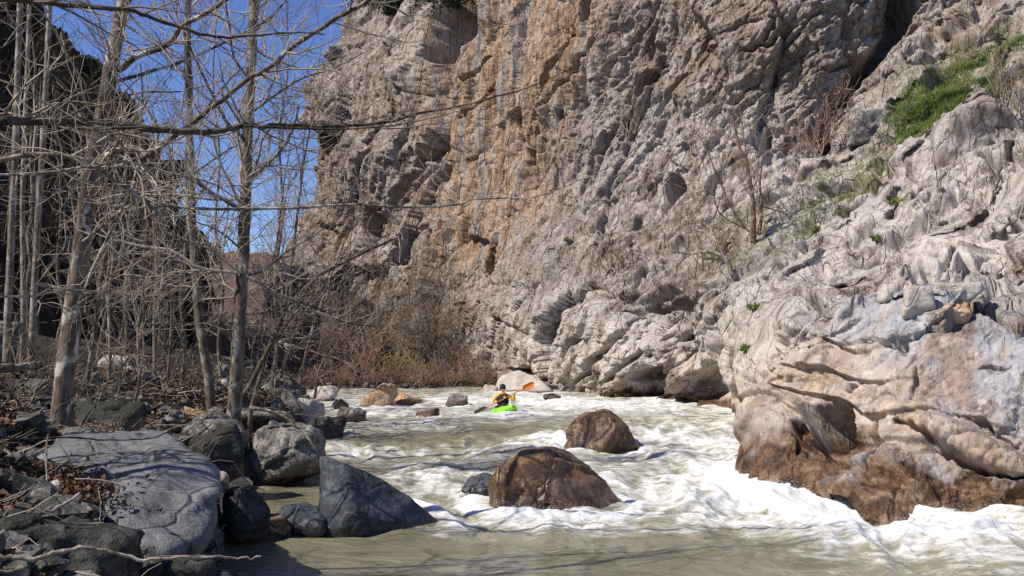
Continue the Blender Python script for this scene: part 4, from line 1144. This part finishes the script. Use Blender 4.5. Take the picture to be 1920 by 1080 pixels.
# bare shrubs massed on the far bank
def shrub(seed, H, nst, mat, label, group, spread=.45, level=2, name='bare_shrub', rmin=.010):
    rng = np.random.default_rng(seed)
    out = []
    for _ in range(nst):
        a = rng.uniform(0, 6.28); d = np.array((math.cos(a) * spread * rng.uniform(.2, 1.4), math.sin(a) * spread * rng.uniform(.2, 1.4), 1.)); d /= np.linalg.norm(d)
        grow(out, np.array((rng.normal() * .3, rng.normal() * .3, -.1)), d, H * rng.uniform(.5, 1.), .03, rng, level, 2.6 / max(1, H * .45), .1, .17, rmin, .3, (.3, .55))
    root = empty(name, (0, 0, 0), label, 'shrub', group)
    v, f = tubes(out[::1], 3)
    obj('stems', mesh_np('stems', v, f), M[mat], root)
    return root
SG = 'reddish bare shrubs massed on the far bank'
sl_ = 'reddish-brown bare shrub in the thicket on the far bank'
sp = [shrub(301, 2.6, 20, 'twig_red', sl_, SG), shrub(302, 3.4, 18, 'twig_red', sl_, SG), shrub(303, 1.9, 22, 'twig_red', sl_, SG)]
gl = 'grey-brown bare shrub reaching up the foot of the cliff'
sp2 = [shrub(304, 7.0, 12, 'twig_brown', gl, 'tall grey-brown shrubs below the cliff'), shrub(305, 5.8, 12, 'twig_brown', gl, 'tall grey-brown shrubs below the cliff')]
pl = [(400,60),(425,54),(455,58),(485,52),(505,60),(530,55),(550,50),(575,57),(600,52),(620,60),(645,50),(670,55),(690,49),(415,70),(470,68),(540,66),(380,52),(395,46),(870,51),(895,50),(920,49.5),(850,53),(610,48.6),(440,49)]
for i, (a, Y) in enumerate(pl):
    X = (a - 960) / F * Y
    loc = (X, Y, float(gz(np.array([X]), np.array([Y]))[0])); rz, sc = rng.uniform(0, 6.28), rng.uniform(.7, 1.15) * (.62 if a > 840 else 1)
    r_ = sp[i] if i < 3 else copy_tree(sp[i % 3], loc, rz, sc)
    r_.location = loc; r_.rotation_euler = (0, 0, rz); r_.scale = (sc,) * 3
for i, (a, Y) in enumerate([(560,58),(610,57),(655,58),(700,55),(745,54),(790,53),(835,52.5),(720,57),(590,62),(770,55.5),(640,53),(810,53.5),(680,56.5),(540,54)]):
    X = (a - 960) / F * Y
    loc = (X, Y, float(gz(np.array([X]), np.array([Y]))[0])); rz, sc = rng.uniform(0, 6.28), rng.uniform(.8, 1.1)
    r_ = sp2[i] if i < 2 else copy_tree(sp2[i % 2], loc, rz, sc)
    r_.location = loc; r_.rotation_euler = (0, 0, rz); r_.scale = (sc,) * 3
for i in range(16):
    a = 560 + 24 * i; Y = 47.4 + rng.uniform(-.3, .8)
    X = (a - 960) / F * Y
    loc = (X, float(y_far(X)) + .5 + rng.uniform(0, .8), float(zw(47)) + .05)
    copy_tree(sp[2 if i % 2 else 0], loc, rng.uniform(0, 6.28), rng.uniform(.3, .55))
for a, Y, H, n_, lab, mt in [(745,49,1.3,60,'broad olive-yellow shrub at the waterside below the thicket','twig_olive'),(800,50,1.0,44,'smaller olive shrub right of the broad olive-yellow one','twig_olive'),
                             (820,49.3,2.6,9,'dark tangled shrub leaning over the water near the cliff foot','bark_dark_and_shade'),(640,47.8,1.2,22,'low dark shrub with arching twigs behind the pale-peaked stone','twig_brown')]:
    X = (a - 960) / F * Y
    s_ = shrub(int(a), H, n_, mt, lab, None, .75)
    s_.location = (X, Y, float(gz(np.array([X]), np.array([Y]))[0]))

br = shrub(306, 1.9, 7, 'bark_mid', 'low bare brush on the left bank, shade put into its colour', 'low brush on the left bank', .7, rmin=.004)  # brush colour darkened in place of shade on this bank
for i, (a, Y) in enumerate([(40,14),(170,16.5),(300,20),(20,18),(275,24),(365,22),(200,22)]):
    X = (a - 960) / F * Y
    loc = (X, Y, float(gz(np.array([X]), np.array([Y]))[0])); rz, sc = rng.uniform(0, 6.28), rng.uniform(.45, .85)
    r_ = br if i == 0 else copy_tree(br, loc, rz, sc)
    r_.location = loc; r_.rotation_euler = (0, 0, rz); r_.scale = (sc,) * 3

# little tree and shrubs growing on the right slope
b = on_cliff(1412, 446); Yb = b.y - .3
tree('slope_tree', 'small red-barked tree growing from the rocky slope', [(1412,455),(1413,400),(1408,350),(1400,310),(1385,270),(1372,210)], Yb, .11, .03,
     [([(1424,440),(1428,390),(1425,340),(1432,290)], Yb, Yb, .07, .02), ([(1405,435),(1375,395),(1345,330),(1320,270),(1300,240)], Yb, Yb - .6, .035, .012), ([(1400,430),(1350,400),(1335,350),(1300,260)], Yb, Yb - .8, .03, .01),
      ([(1425,385),(1470,400),(1495,420)], Yb, Yb - .4, .03, .012), ([(1408,340),(1395,260),(1385,190),(1365,120)], Yb, Yb, .03, .01)], mat='bark_red', twigmat='twig_brown', seed=41, dens=2.2, length=2.6, t0=.2, ground_base=False, rmin=.009, ldens=2.2, llen=2.2, level=2, tdens=1.5)
b = on_cliff(1365, 510); Yb = b.y - .3
tree('dead_branch', 'bleached dead branch sticking out of the slope below the red-barked tree', [(1372,515),(1366,495),(1350,478),(1320,472),(1290,476),(1255,468)], Yb, .10, .03, [], mat='bark', twigmat='twig', seed=43, dens=1.6, length=1.1, t0=.3, ground_base=False, rmin=.007, cat='branch')
for a, bb, H, n_, lab, mt in [(1520,290,3.2,9,'upright reddish shrub in the gully beside the bright grass','twig_red'),(1330,500,2.2,14,'bare brown shrub clinging left of the red-barked tree','twig_brown'),(1290,430,1.8,10,'sparse shrub high left of the red-barked tree','twig_brown'),
                              (1880,190,1.8,16,'dry brown shrub under the ledge at the right edge','twig_brown'),(1180,250,1.6,10,'bare shrub clinging midway up the cliff face','twig_brown'),(1150,500,1.6,10,'wispy shrub on the lower cliff right of the long crack','twig_brown')]:
    q = on_cliff(a, bb)
    s_ = shrub(int(a + bb), H, n_, mt, lab, None, .35)
    s_.location = q

# leaf clumps: evergreens
def leaves(n, cen, rad, rng, size, flat=.5):
    """n small bent leaf faces spread through ellipsoid clumps"""
    c = cen[rng.integers(0, len(cen), n)] + rng.normal(size=(n, 3)) * rad * .5
    a = rng.normal(size=(n, 3)); a /= np.linalg.norm(a, axis=1, keepdims=True)
    b_ = np.cross(a, rng.normal(size=(n, 3))); b_ /= np.linalg.norm(b_, axis=1, keepdims=True)
    s = size * rng.uniform(.5, 1.3, (n, 1))
    v = np.stack((c - a * s, c + b_ * s * flat, c + a * s, c - b_ * s * flat), 1).reshape(-1, 3)
    return v, np.arange(4 * n).reshape(n, 4)
def conifer(a, Y, ztop_py, H, label, seed, group=None):
    rng = np.random.default_rng(seed)
    t = pix(a, ztop_py, Y); org = t - np.array((0, 0, H))
    root = empty('conifer', org.tolist(), label, 'tree', group)
    v, f = tubes([(np.array(((0, 0, 0), (0, 0, H * .5), (0, 0, H))), np.array((.18, .1, .02)))], 6)
    obj('trunk', mesh_np('trunk', v, f), M['bark_dark_and_shade'], root)
    cen = []
    for _ in range(60):
        h = rng.uniform(.15, 1.) ; rr = (1 - h) * H * .26 + .15; an = rng.uniform(0, 6.28)
        for s_ in (.4, .75, 1.): cen.append((math.cos(an) * rr * s_, math.sin(an) * rr * s_, h * H - .12 * rr * s_))
    v, f = leaves(2600, np.array(cen), .3, rng, .22, .3)
    obj('crown', mesh_np('crown', v, f, False), M['needle'], root)
conifer(160, 60, 112, 4.5, 'left of the two dark conifers on the ridge', 1)
conifer(179, 61, 116, 4.2, 'right of the two dark conifers on the ridge', 2)
conifer(112, 56, 62, 2.6, 'stubby conifer higher up the shaded ridge', 3)
rng = np.random.default_rng(9)
for a, bb, n_, sx, lab in [(745,10,2200,1.3,'dark evergreen bush at the top of the left buttress'),(850,5,2400,1.4,'dark evergreen bush in the deep cleft at the top of the picture'),(700,-20,1500,1.2,'evergreen bush at the upper left corner of the cliff')]:
    q = np.array(on_cliff(a, bb)[:])
    root = empty('evergreen_bush', q.tolist(), lab, 'bush')
    cen = rng.normal(size=(26, 3)) * np.array((sx * .8, .6, .7)) + np.array((0, -.5, .5))
    v, f = leaves(n_, cen, .4, rng, .13, .35)
    obj('foliage', mesh_np('foliage', v, f, False), M['needle'], root)
    v, f = tubes([(np.array(((0, .1, -.2), c * .5, c)), np.array((.05, .03, .01))) for c in cen], 4)
    obj('stems', mesh_np('stems', v, f), M['bark_dark_and_shade'], root)

# grass on the slope ledges
sel = np.where((green > .55) & (px < 1935))[0]
gnoise = fbm(pos[sel] * .55, 3, 131)
wgt = np.clip(blob(px[sel], py[sel], 1740, 195, 85, 30, -20, .4) * 1.6 + blob(px[sel], py[sel], 1690, 275, 80, 20, -20, .5) * .5 + blob(px[sel], py[sel], 1860, 115, 95, 24, -18, .5) * 1.2 + .06, 0, 2) * (gnoise > -.12)
pick = rng.choice(sel, 26000, p=wgt / wgt.sum())
bp = pos[pick] + rng.normal(size=(26000, 3)) * np.array((.06, .06, .02))
hh = rng.uniform(.08, .26, (26000, 1))
lean = rng.normal(size=(26000, 3)) * .35 + np.array((0, -.15, 1.)); lean /= np.linalg.norm(lean, axis=1, keepdims=True)
side = np.cross(lean, rng.normal(size=(26000, 3))); side /= np.linalg.norm(side, axis=1, keepdims=True)
v = np.stack((bp - side * .014, bp + side * .014, bp + lean * hh), 1).reshape(-1, 3)
tag(obj('grass', mesh_np('grass', v, np.arange(78000).reshape(-1, 3), False), M['grass']), 'bright green grass on the ledges of the right slope', 'grass', kind='stuff')
for a, bb, lab in [(1675,378,'yellow-green tuft alone on the bare middle of the slope'),(1408,578,'small green tuft above the polished rock'),(1396,655,'tiny green tuft just under the other above the polished rock'),(1530,430,'small green plant beside the red-barked tree'),(1062,450,'green tuft in a crack low on the cliff'),(1638,450,'dark green plant in a slanting crack')]:
    q = np.array(on_cliff(a, bb)[:])
    n_ = 160
    bp = rng.normal(size=(n_, 3)) * np.array((.09, .07, .03)); bp[:, 1] -= .08
    ln = rng.normal(size=(n_, 3)) * .5 + np.array((0, -.4, .9)); ln /= np.linalg.norm(ln, axis=1, keepdims=True)
    sd = np.cross(ln, rng.normal(size=(n_, 3))); sd /= np.linalg.norm(sd, axis=1, keepdims=True)
    v = np.stack((bp - sd * .02, bp + sd * .02, bp + ln * rng.uniform(.08, .26, (n_, 1))), 1).reshape(-1, 3)
    tag(obj('grass_tuft', mesh_np('grass_tuft', v, np.arange(3 * n_).reshape(-1, 3), False), M['grass'], None, q.tolist()), lab, 'plant')

# dead leaves over the left bank
n_ = 15000
ly = np.concatenate((rng.uniform(6, 14, n_ // 2), rng.uniform(10, 26, n_ - n_ // 2)))
lx = x_left(ly) - .5 - rng.gamma(1.6, 1.6, n_)
lz = gz(lx, ly) + .02 + rng.uniform(0, .05, n_)
c = np.stack((lx, ly, lz), -1)
a = rng.normal(size=(n_, 3)) * np.array((1, 1, .45)); a /= np.linalg.norm(a, axis=1, keepdims=True)
bb = np.cross(a, rng.normal(size=(n_, 3)) * .5 + np.array((0, 0, 1.))); bb /= np.linalg.norm(bb, axis=1, keepdims=True)
s = rng.uniform(.025, .065, (n_, 1))
v = np.stack((c - a * s, c + bb * s * .6 + (0, 0, .012), c + a * s, c - bb * s * .6 + (0, 0, .012)), 1).reshape(-1, 3)
tag(obj('leaf_litter', mesh_np('leaf_litter', v, np.arange(4 * n_).reshape(-1, 4), False), M['leaf_dry']), 'dry brown leaves covering the left bank', 'leaves', kind='stuff')
# a drift of leaves caught on the huge boulder
n_ = 900
qx, qy = rng.normal(130, 48, n_), rng.normal(915, 17, n_)
c = pix(qx, qy, 9.55 + (930 - qy) * .012) + rng.normal(size=(n_, 3)) * .03
a = rng.normal(size=(n_, 3)); a /= np.linalg.norm(a, axis=1, keepdims=True)
bb = np.cross(a, rng.normal(size=(n_, 3))); bb /= np.linalg.norm(bb, axis=1, keepdims=True)
s = rng.uniform(.02, .05, (n_, 1))
v = np.stack((c - a * s, c + bb * s * .45, c + a * s, c - bb * s * .45), 1).reshape(-1, 3)
tag(obj('leaf_drift', mesh_np('leaf_drift', v, np.arange(4 * n_).reshape(-1, 4), False), M['leaf_dry']), 'drift of dead leaves caught against the huge smooth boulder', 'leaves', kind='stuff')
rng = np.random.default_rng(66)
out = []
for _ in range(420):
    y_ = rng.uniform(7, 26); x_ = float(x_left(y_)) - .3 - rng.gamma(1.5, 1.8)
    a_ = rng.uniform(0, 6.28); z_ = float(gz(np.array([x_]), np.array([y_]))[0])
    grow(out, np.array((x_, y_, z_ + .04)), np.array((math.cos(a_), math.sin(a_), rng.uniform(-.05, .35))), rng.uniform(.25, 1.1), rng.uniform(.004, .014), rng, 1 if rng.random() < .4 else 0, 2., 0., .15)
v, f = tubes(out, 4)
tag(obj('brushwood', mesh_np('brushwood', v, f), M['twig']), 'dry sticks and brushwood littering the left bank', 'sticks', kind='stuff')
def fallen(label, pts, Y0, Y1, r0, r1, mat, seed, dens=.8, length=.35, name='fallen_branch'):
    rng = np.random.default_rng(seed)
    m = len(pts) * 5
    l = line_px(pts, Y0, Y1, m, rng, r0 * .25); rr = np.linspace(r0, r1, m) * (1 + .10 * rng.normal(size=m))
    org = l[0].copy()
    root = empty(name, org.tolist(), label, 'branch')
    v, f = tubes([(l - org, rr)], 8); obj('stem', mesh_np('stem', v, f), M[mat], root)
    out = []
    sprout(out, l, rr, rng, dens, length, 1, .15, rmin=.002)
    if out:
        v, f = tubes([(p - org, r) for p, r in out], 4); tag(obj('twigs', mesh_np('twigs', v, f), M[mat], root), kind='stuff')
fallen('long pale branch crossing the bottom left corner', [(-60,1040),(0,1042),(60,1047),(110,1036),(160,1028),(200,1034),(260,1048),(330,1045),(400,1044),(440,1046),(490,1042)], 6.7, 7.4, .022, .006, 'bark', 51)
fallen('pale branch slanting up from the left edge below the leaves', [(-40,985),(0,976),(50,965),(95,958),(130,940),(150,925)], 7.6, 8.4, .022, .010, 'bark', 52)
fallen('thin dark branch lying across the top of the huge boulder', [(-40,820),(60,822),(130,820),(200,825),(280,822),(320,808)], 9.8, 10.8, .012, .006, 'bark_dark_and_shade', 53)
fallen('thin twig hanging in a hoop in front of the huge boulder', [(94,945),(88,900),(88,830),(100,785),(115,760),(150,743),(190,742),(240,749),(290,745)], 9.2, 11.5, .010, .006, 'bark_mid', 54)
fallen('thin pale twig lying on the face of the huge boulder', [(140,898),(190,900),(240,912),(290,921),(345,922)], 9.45, 9.55, .007, .003, 'twig', 55)
fallen('grey log lying in the wood left of the leaning trunk', [(-60,705),(0,692),(40,688),(75,684)], 13.5, 14.5, .07, .05, 'bark_mid', 56)
fallen('short pale stick poking out of the black corner boulder', [(110,978),(140,982),(195,981)], 7.7, 7.9, .009, .006, 'bark', 57)
fallen('forked root bending over the stones by the layered boulder', [(470,765),(520,775),(560,800),(590,840)], 17.5, 17.2, .035, .015, 'bark_mid', 58)
fallen('pale stick in the bottom left corner under the long branch', [(-30,1068),(20,1072),(45,1066),(52,1085)], 6.3, 6.5, .012, .008, 'bark', 59)
#PERSON
# ------------------------------------------------------------------ kayaker
KY = 30.9
kp = pix(943, 774, KY)
kz = float(zw(KY)) - .04
heading = math.atan2(-.965, .26)
def place(o):
    o.location = (kp[0], KY, kz); o.rotation_euler = (0, R(-7), heading); o.scale = (.9, .9, .9)
kay = empty('kayak', (0, 0, 0), 'lime green whitewater kayak in the rapids', 'kayak'); place(kay)
st, ring = 26, 20
t = np.linspace(-1, 1, st)
hw = .33 * np.clip(1 - np.abs(t) ** 2.6, 0, 1) ** .62 + .012
hull = []
for i, tt in enumerate(t):
    zb = -.10 + .22 * abs(tt) ** 2.4; zt = .16 + .10 * (1 - abs(tt) ** 1.6) + .08 * abs(tt) ** 3
    for k_ in range(ring):
        a = 2 * math.pi * k_ / ring
        cx, sx = math.cos(a), math.sin(a)
        hull.append((tt * 1.22 + .12, hw[i] * math.copysign(abs(cx) ** .75, cx), (zb + zt) / 2 + (zt - zb) / 2 * math.copysign(abs(sx) ** .85, sx)))
idx = np.arange(st * ring).reshape(st, ring); nx_ = np.roll(idx, -1, 1)
fq = np.stack((idx[:-1], idx[1:], nx_[1:], nx_[:-1]), -1).reshape(-1, 4)
hme = mesh_np('hull', np.array(hull), fq)
obj('hull', hme, M['kayak'], kay)
def lathe(prof, sx, sy, cx, n=28):
    """rings of (radius, height), squashed to an oval"""
    v = [(cx + r * sx * math.cos(2 * math.pi * k_ / n), r * sy * math.sin(2 * math.pi * k_ / n), z) for r, z in prof for k_ in range(n)]
    ix = np.arange(len(v)).reshape(len(prof), n); ir = np.roll(ix, -1, 1)
    return np.array(v), np.stack((ix[:-1], ir[:-1], ir[1:], ix[1:]), -1).reshape(-1, 4)
v, f = lathe([(1, .20), (1.06, .24), (1.06, .28), (.98, .285), (.97, .25)], .44, .25, .0); obj('cockpit_rim', mesh_np('cockpit_rim', v, f), M['black'], kay)
v, f = lathe([(1.0, .275), (.8, .30), (.55, .33), (.42, .42), (.40, .50)], .42, .28, .0); obj('spray_skirt', mesh_np('spray_skirt', v, f), M['black'], kay)
# grab loop on the bow
v, f = tubes([(smooth([(1.12, -.03, .24), (1.17, -.03, .30), (1.17, .03, .30), (1.12, .03, .24)], 12), np.full(12, .008))], 6); obj('grab_loop', mesh_np('grab_loop', v, f), M['black'], kay)

HR = np.array((.40, -.36, .36)); HLf = np.array((.36, .32, .68))     # hands on the shaft
SH = (HLf - HR) / np.linalg.norm(HLf - HR)
PC = (HR + HLf) / 2
verts, edges, rads = [], [], []
def jv(p, r, par=None):
    verts.append(tuple(p)); rads.append(r if isinstance(r, tuple) else (r, r))
    if par is not None: edges.append((par, len(verts) - 1))
    return len(verts) - 1
pel = jv((0, 0, .14), (.15, .13)); wa = jv((0, 0, .34), (.145, .115), pel); ch = jv((.03, 0, .54), (.165, .125), wa); up_ = jv((.04, 0, .66), (.12, .09), ch)
nk = jv((.055, 0, .755), .055, up_); hd = jv((.075, 0, .82), (.07, .08), nk); hc = jv((.085, 0, .90), (.075, .092), hd); jv((.08, 0, .97), (.06, .07), hc)
for s, H in ((-1, HR), (1, HLf)):
    sh = jv((.03, s * .20, .635), .068, up_)
    el = np.array((.14, s * .40, .40 if s < 0 else .47)); el_i = jv(el, .05, sh)
    wr = H + (el - H) / np.linalg.norm(el - H) * .075
    w_i = jv(wr, .032, el_i)
    pm = jv(H + np.array((0, 0, .02)), (.034, .028), w_i)
    for k_ in range(4):
        o_ = SH * (-.03 + .02 * k_)
        a1 = jv(H + o_ + np.array((.035, 0, .018)), .0095, pm); a2 = jv(H + o_ + np.array((.030, 0, -.012 - .002 * (k_ % 2))), .0085, a1); jv(H + o_ + np.array((.004, 0, -.024)), .008, a2)
    th = jv(H - SH * s * .035 + np.array((-.005, 0, -.005)), .011, pm); jv(H - SH * s * .04 + np.array((.02, 0, -.022)), .009, th)
    hip = jv((.08, s * .10, .12), .085, pel); kn = jv((.50, s * .17, .15), .06, hip); jv((.85, s * .09, .08), .045, kn)
me = bpy.data.meshes.new('skeleton'); me.from_pydata(verts, edges, [])
tmp = bpy.data.objects.new('tmp', me); COL.objects.link(tmp)
sk = tmp.modifiers.new('s', 'SKIN'); sk.use_smooth_shade = True
for i, r in enumerate(rads):
    me.skin_vertices[0].data[i].radius = r
    me.skin_vertices[0].data[i].use_root = (i == 0)
tmp.modifiers.new('d', 'SUBSURF').levels = 2
dg = bpy.context.evaluated_depsgraph_get(); dg.update()
body = bpy.data.meshes.new_from_object(tmp.evaluated_get(dg))
bpy.data.objects.remove(tmp)
body.name = 'person'
body.materials.clear()
for mm in ('jacket', 'skin', 'black'): body.materials.append(M[mm])
for p in body.polygons:
    c = np.array(p.center[:])
    hand = min(np.linalg.norm(c - HR), np.linalg.norm(c - HLf)) < .062
    p.material_index = 1 if (c[2] > .735 and abs(c[1]) < .12) or hand else (2 if c[2] < .26 else 0)
    p.use_smooth = True
per = bpy.data.objects.new('person', body); link(per); place(per)
tag(per, 'person in orange jacket and black vest paddling the green kayak', 'person')
v, f = lathe([(.9, .34), (1.05, .36), (1.08, .48), (1.06, .60), (.86, .67), (.62, .70)], .165, .205, .025, 24); vest = obj('life_vest', mesh_np('life_vest', v, f), M['black'], per)
bm = bmesh.new(); bmesh.ops.create_cube(bm, size=1, matrix=Matrix.Translation((.205, .02, .57)) @ Matrix.Diagonal((.02, .06, .09, 1))); bmesh.ops.bevel(bm, geom=bm.edges[:], offset=.006, segments=2, affect='EDGES')
me = bpy.data.meshes.new('chest_patch'); bm.to_mesh(me); bm.free(); obj('chest_patch', me, M['yellow'], vest)
# helmet: open-faced shell with a small peak
v, f = lathe([(1.0, -.02), (1.03, .03), (.98, .075), (.80, .115), (.5, .14), (.02, .15)], .125, .105, 0, 24)
v = v + np.array((.065, 0, .90)); m_ = (v[:, 0] < .065); v[m_, 2] -= .05 * np.clip((v[m_, 2] < .93), 0, 1)
hel = obj('helmet', mesh_np('helmet', v, f), M['black'], per)
v, f = tubes([(smooth([(.13, -.10, .915), (.205, -.05, .915), (.215, 0, .917), (.205, .05, .915), (.13, .10, .915)], 14), np.full(14, .013))], 8); obj('peak', mesh_np('peak', v, f), M['black'], hel)
# features of the face, part of the body surface's front
for s in (-1, 1):
    bm = bmesh.new(); bmesh.ops.create_icosphere(bm, subdivisions=2, radius=.011, matrix=Matrix.Translation((.152, s * .032, .872)))
    me = bpy.data.meshes.new('eye'); bm.to_mesh(me); bm.free(); obj('eye', me, M['black'], per)
v, f = tubes([(np.array(((.150, 0, .880), (.168, 0, .855), (.176, 0, .838), (.160, 0, .828))), np.array((.008, .012, .016, .010)))], 8); obj('nose', mesh_np('nose', v, f), M['skin'], per)
v, f = tubes([(smooth([(.140, -.03, .803), (.158, 0, .806), (.140, .03, .803)], 9), np.full(9, .006))], 6); obj('mouth', mesh_np('mouth', v, f), M['paddle'], per)
# paddle
pad_ = empty('paddle', (0, 0, 0), 'orange double-bladed paddle held across the kayak', 'paddle'); place(pad_)
v, f = tubes([(np.array([PC + SH * s for s in np.linspace(-.80, .80, 9)]), np.full(9, .015))], 10); obj('shaft', mesh_np('shaft', v, f), M['paddle'], pad_)
for s in (-1, 1):
    c = PC + SH * s * .97
    n_, m2 = 16, 8
    side = np.cross(SH, (1., 0, .15) if s > 0 else (.5, 0, 1.)); side /= np.linalg.norm(side); nn = np.cross(SH, side)
    up_v = []
    for i in range(n_):
        u = -1 + 2 * i / (n_ - 1); wdt = .10 * max(0, 1 - abs(u) ** 3.2) ** .5 + .006
        for sgn in (1, -1):
            for j in range(m2):
                q = -1 + 2 * j / (m2 - 1); q *= sgn
                up_v.append(c + SH * u * .24 + side * q * wdt + nn * (.03 * q * q * -1 + sgn * .005))
    ix = np.arange(len(up_v)).reshape(n_, 2 * m2); ir = np.roll(ix, -1, 1)
    obj('blade', mesh_np('blade', np.array(up_v), np.stack((ix[:-1], ir[:-1], ir[1:], ix[1:]), -1).reshape(-1, 4)), M['paddle'] if s > 0 else M['black'], pad_)
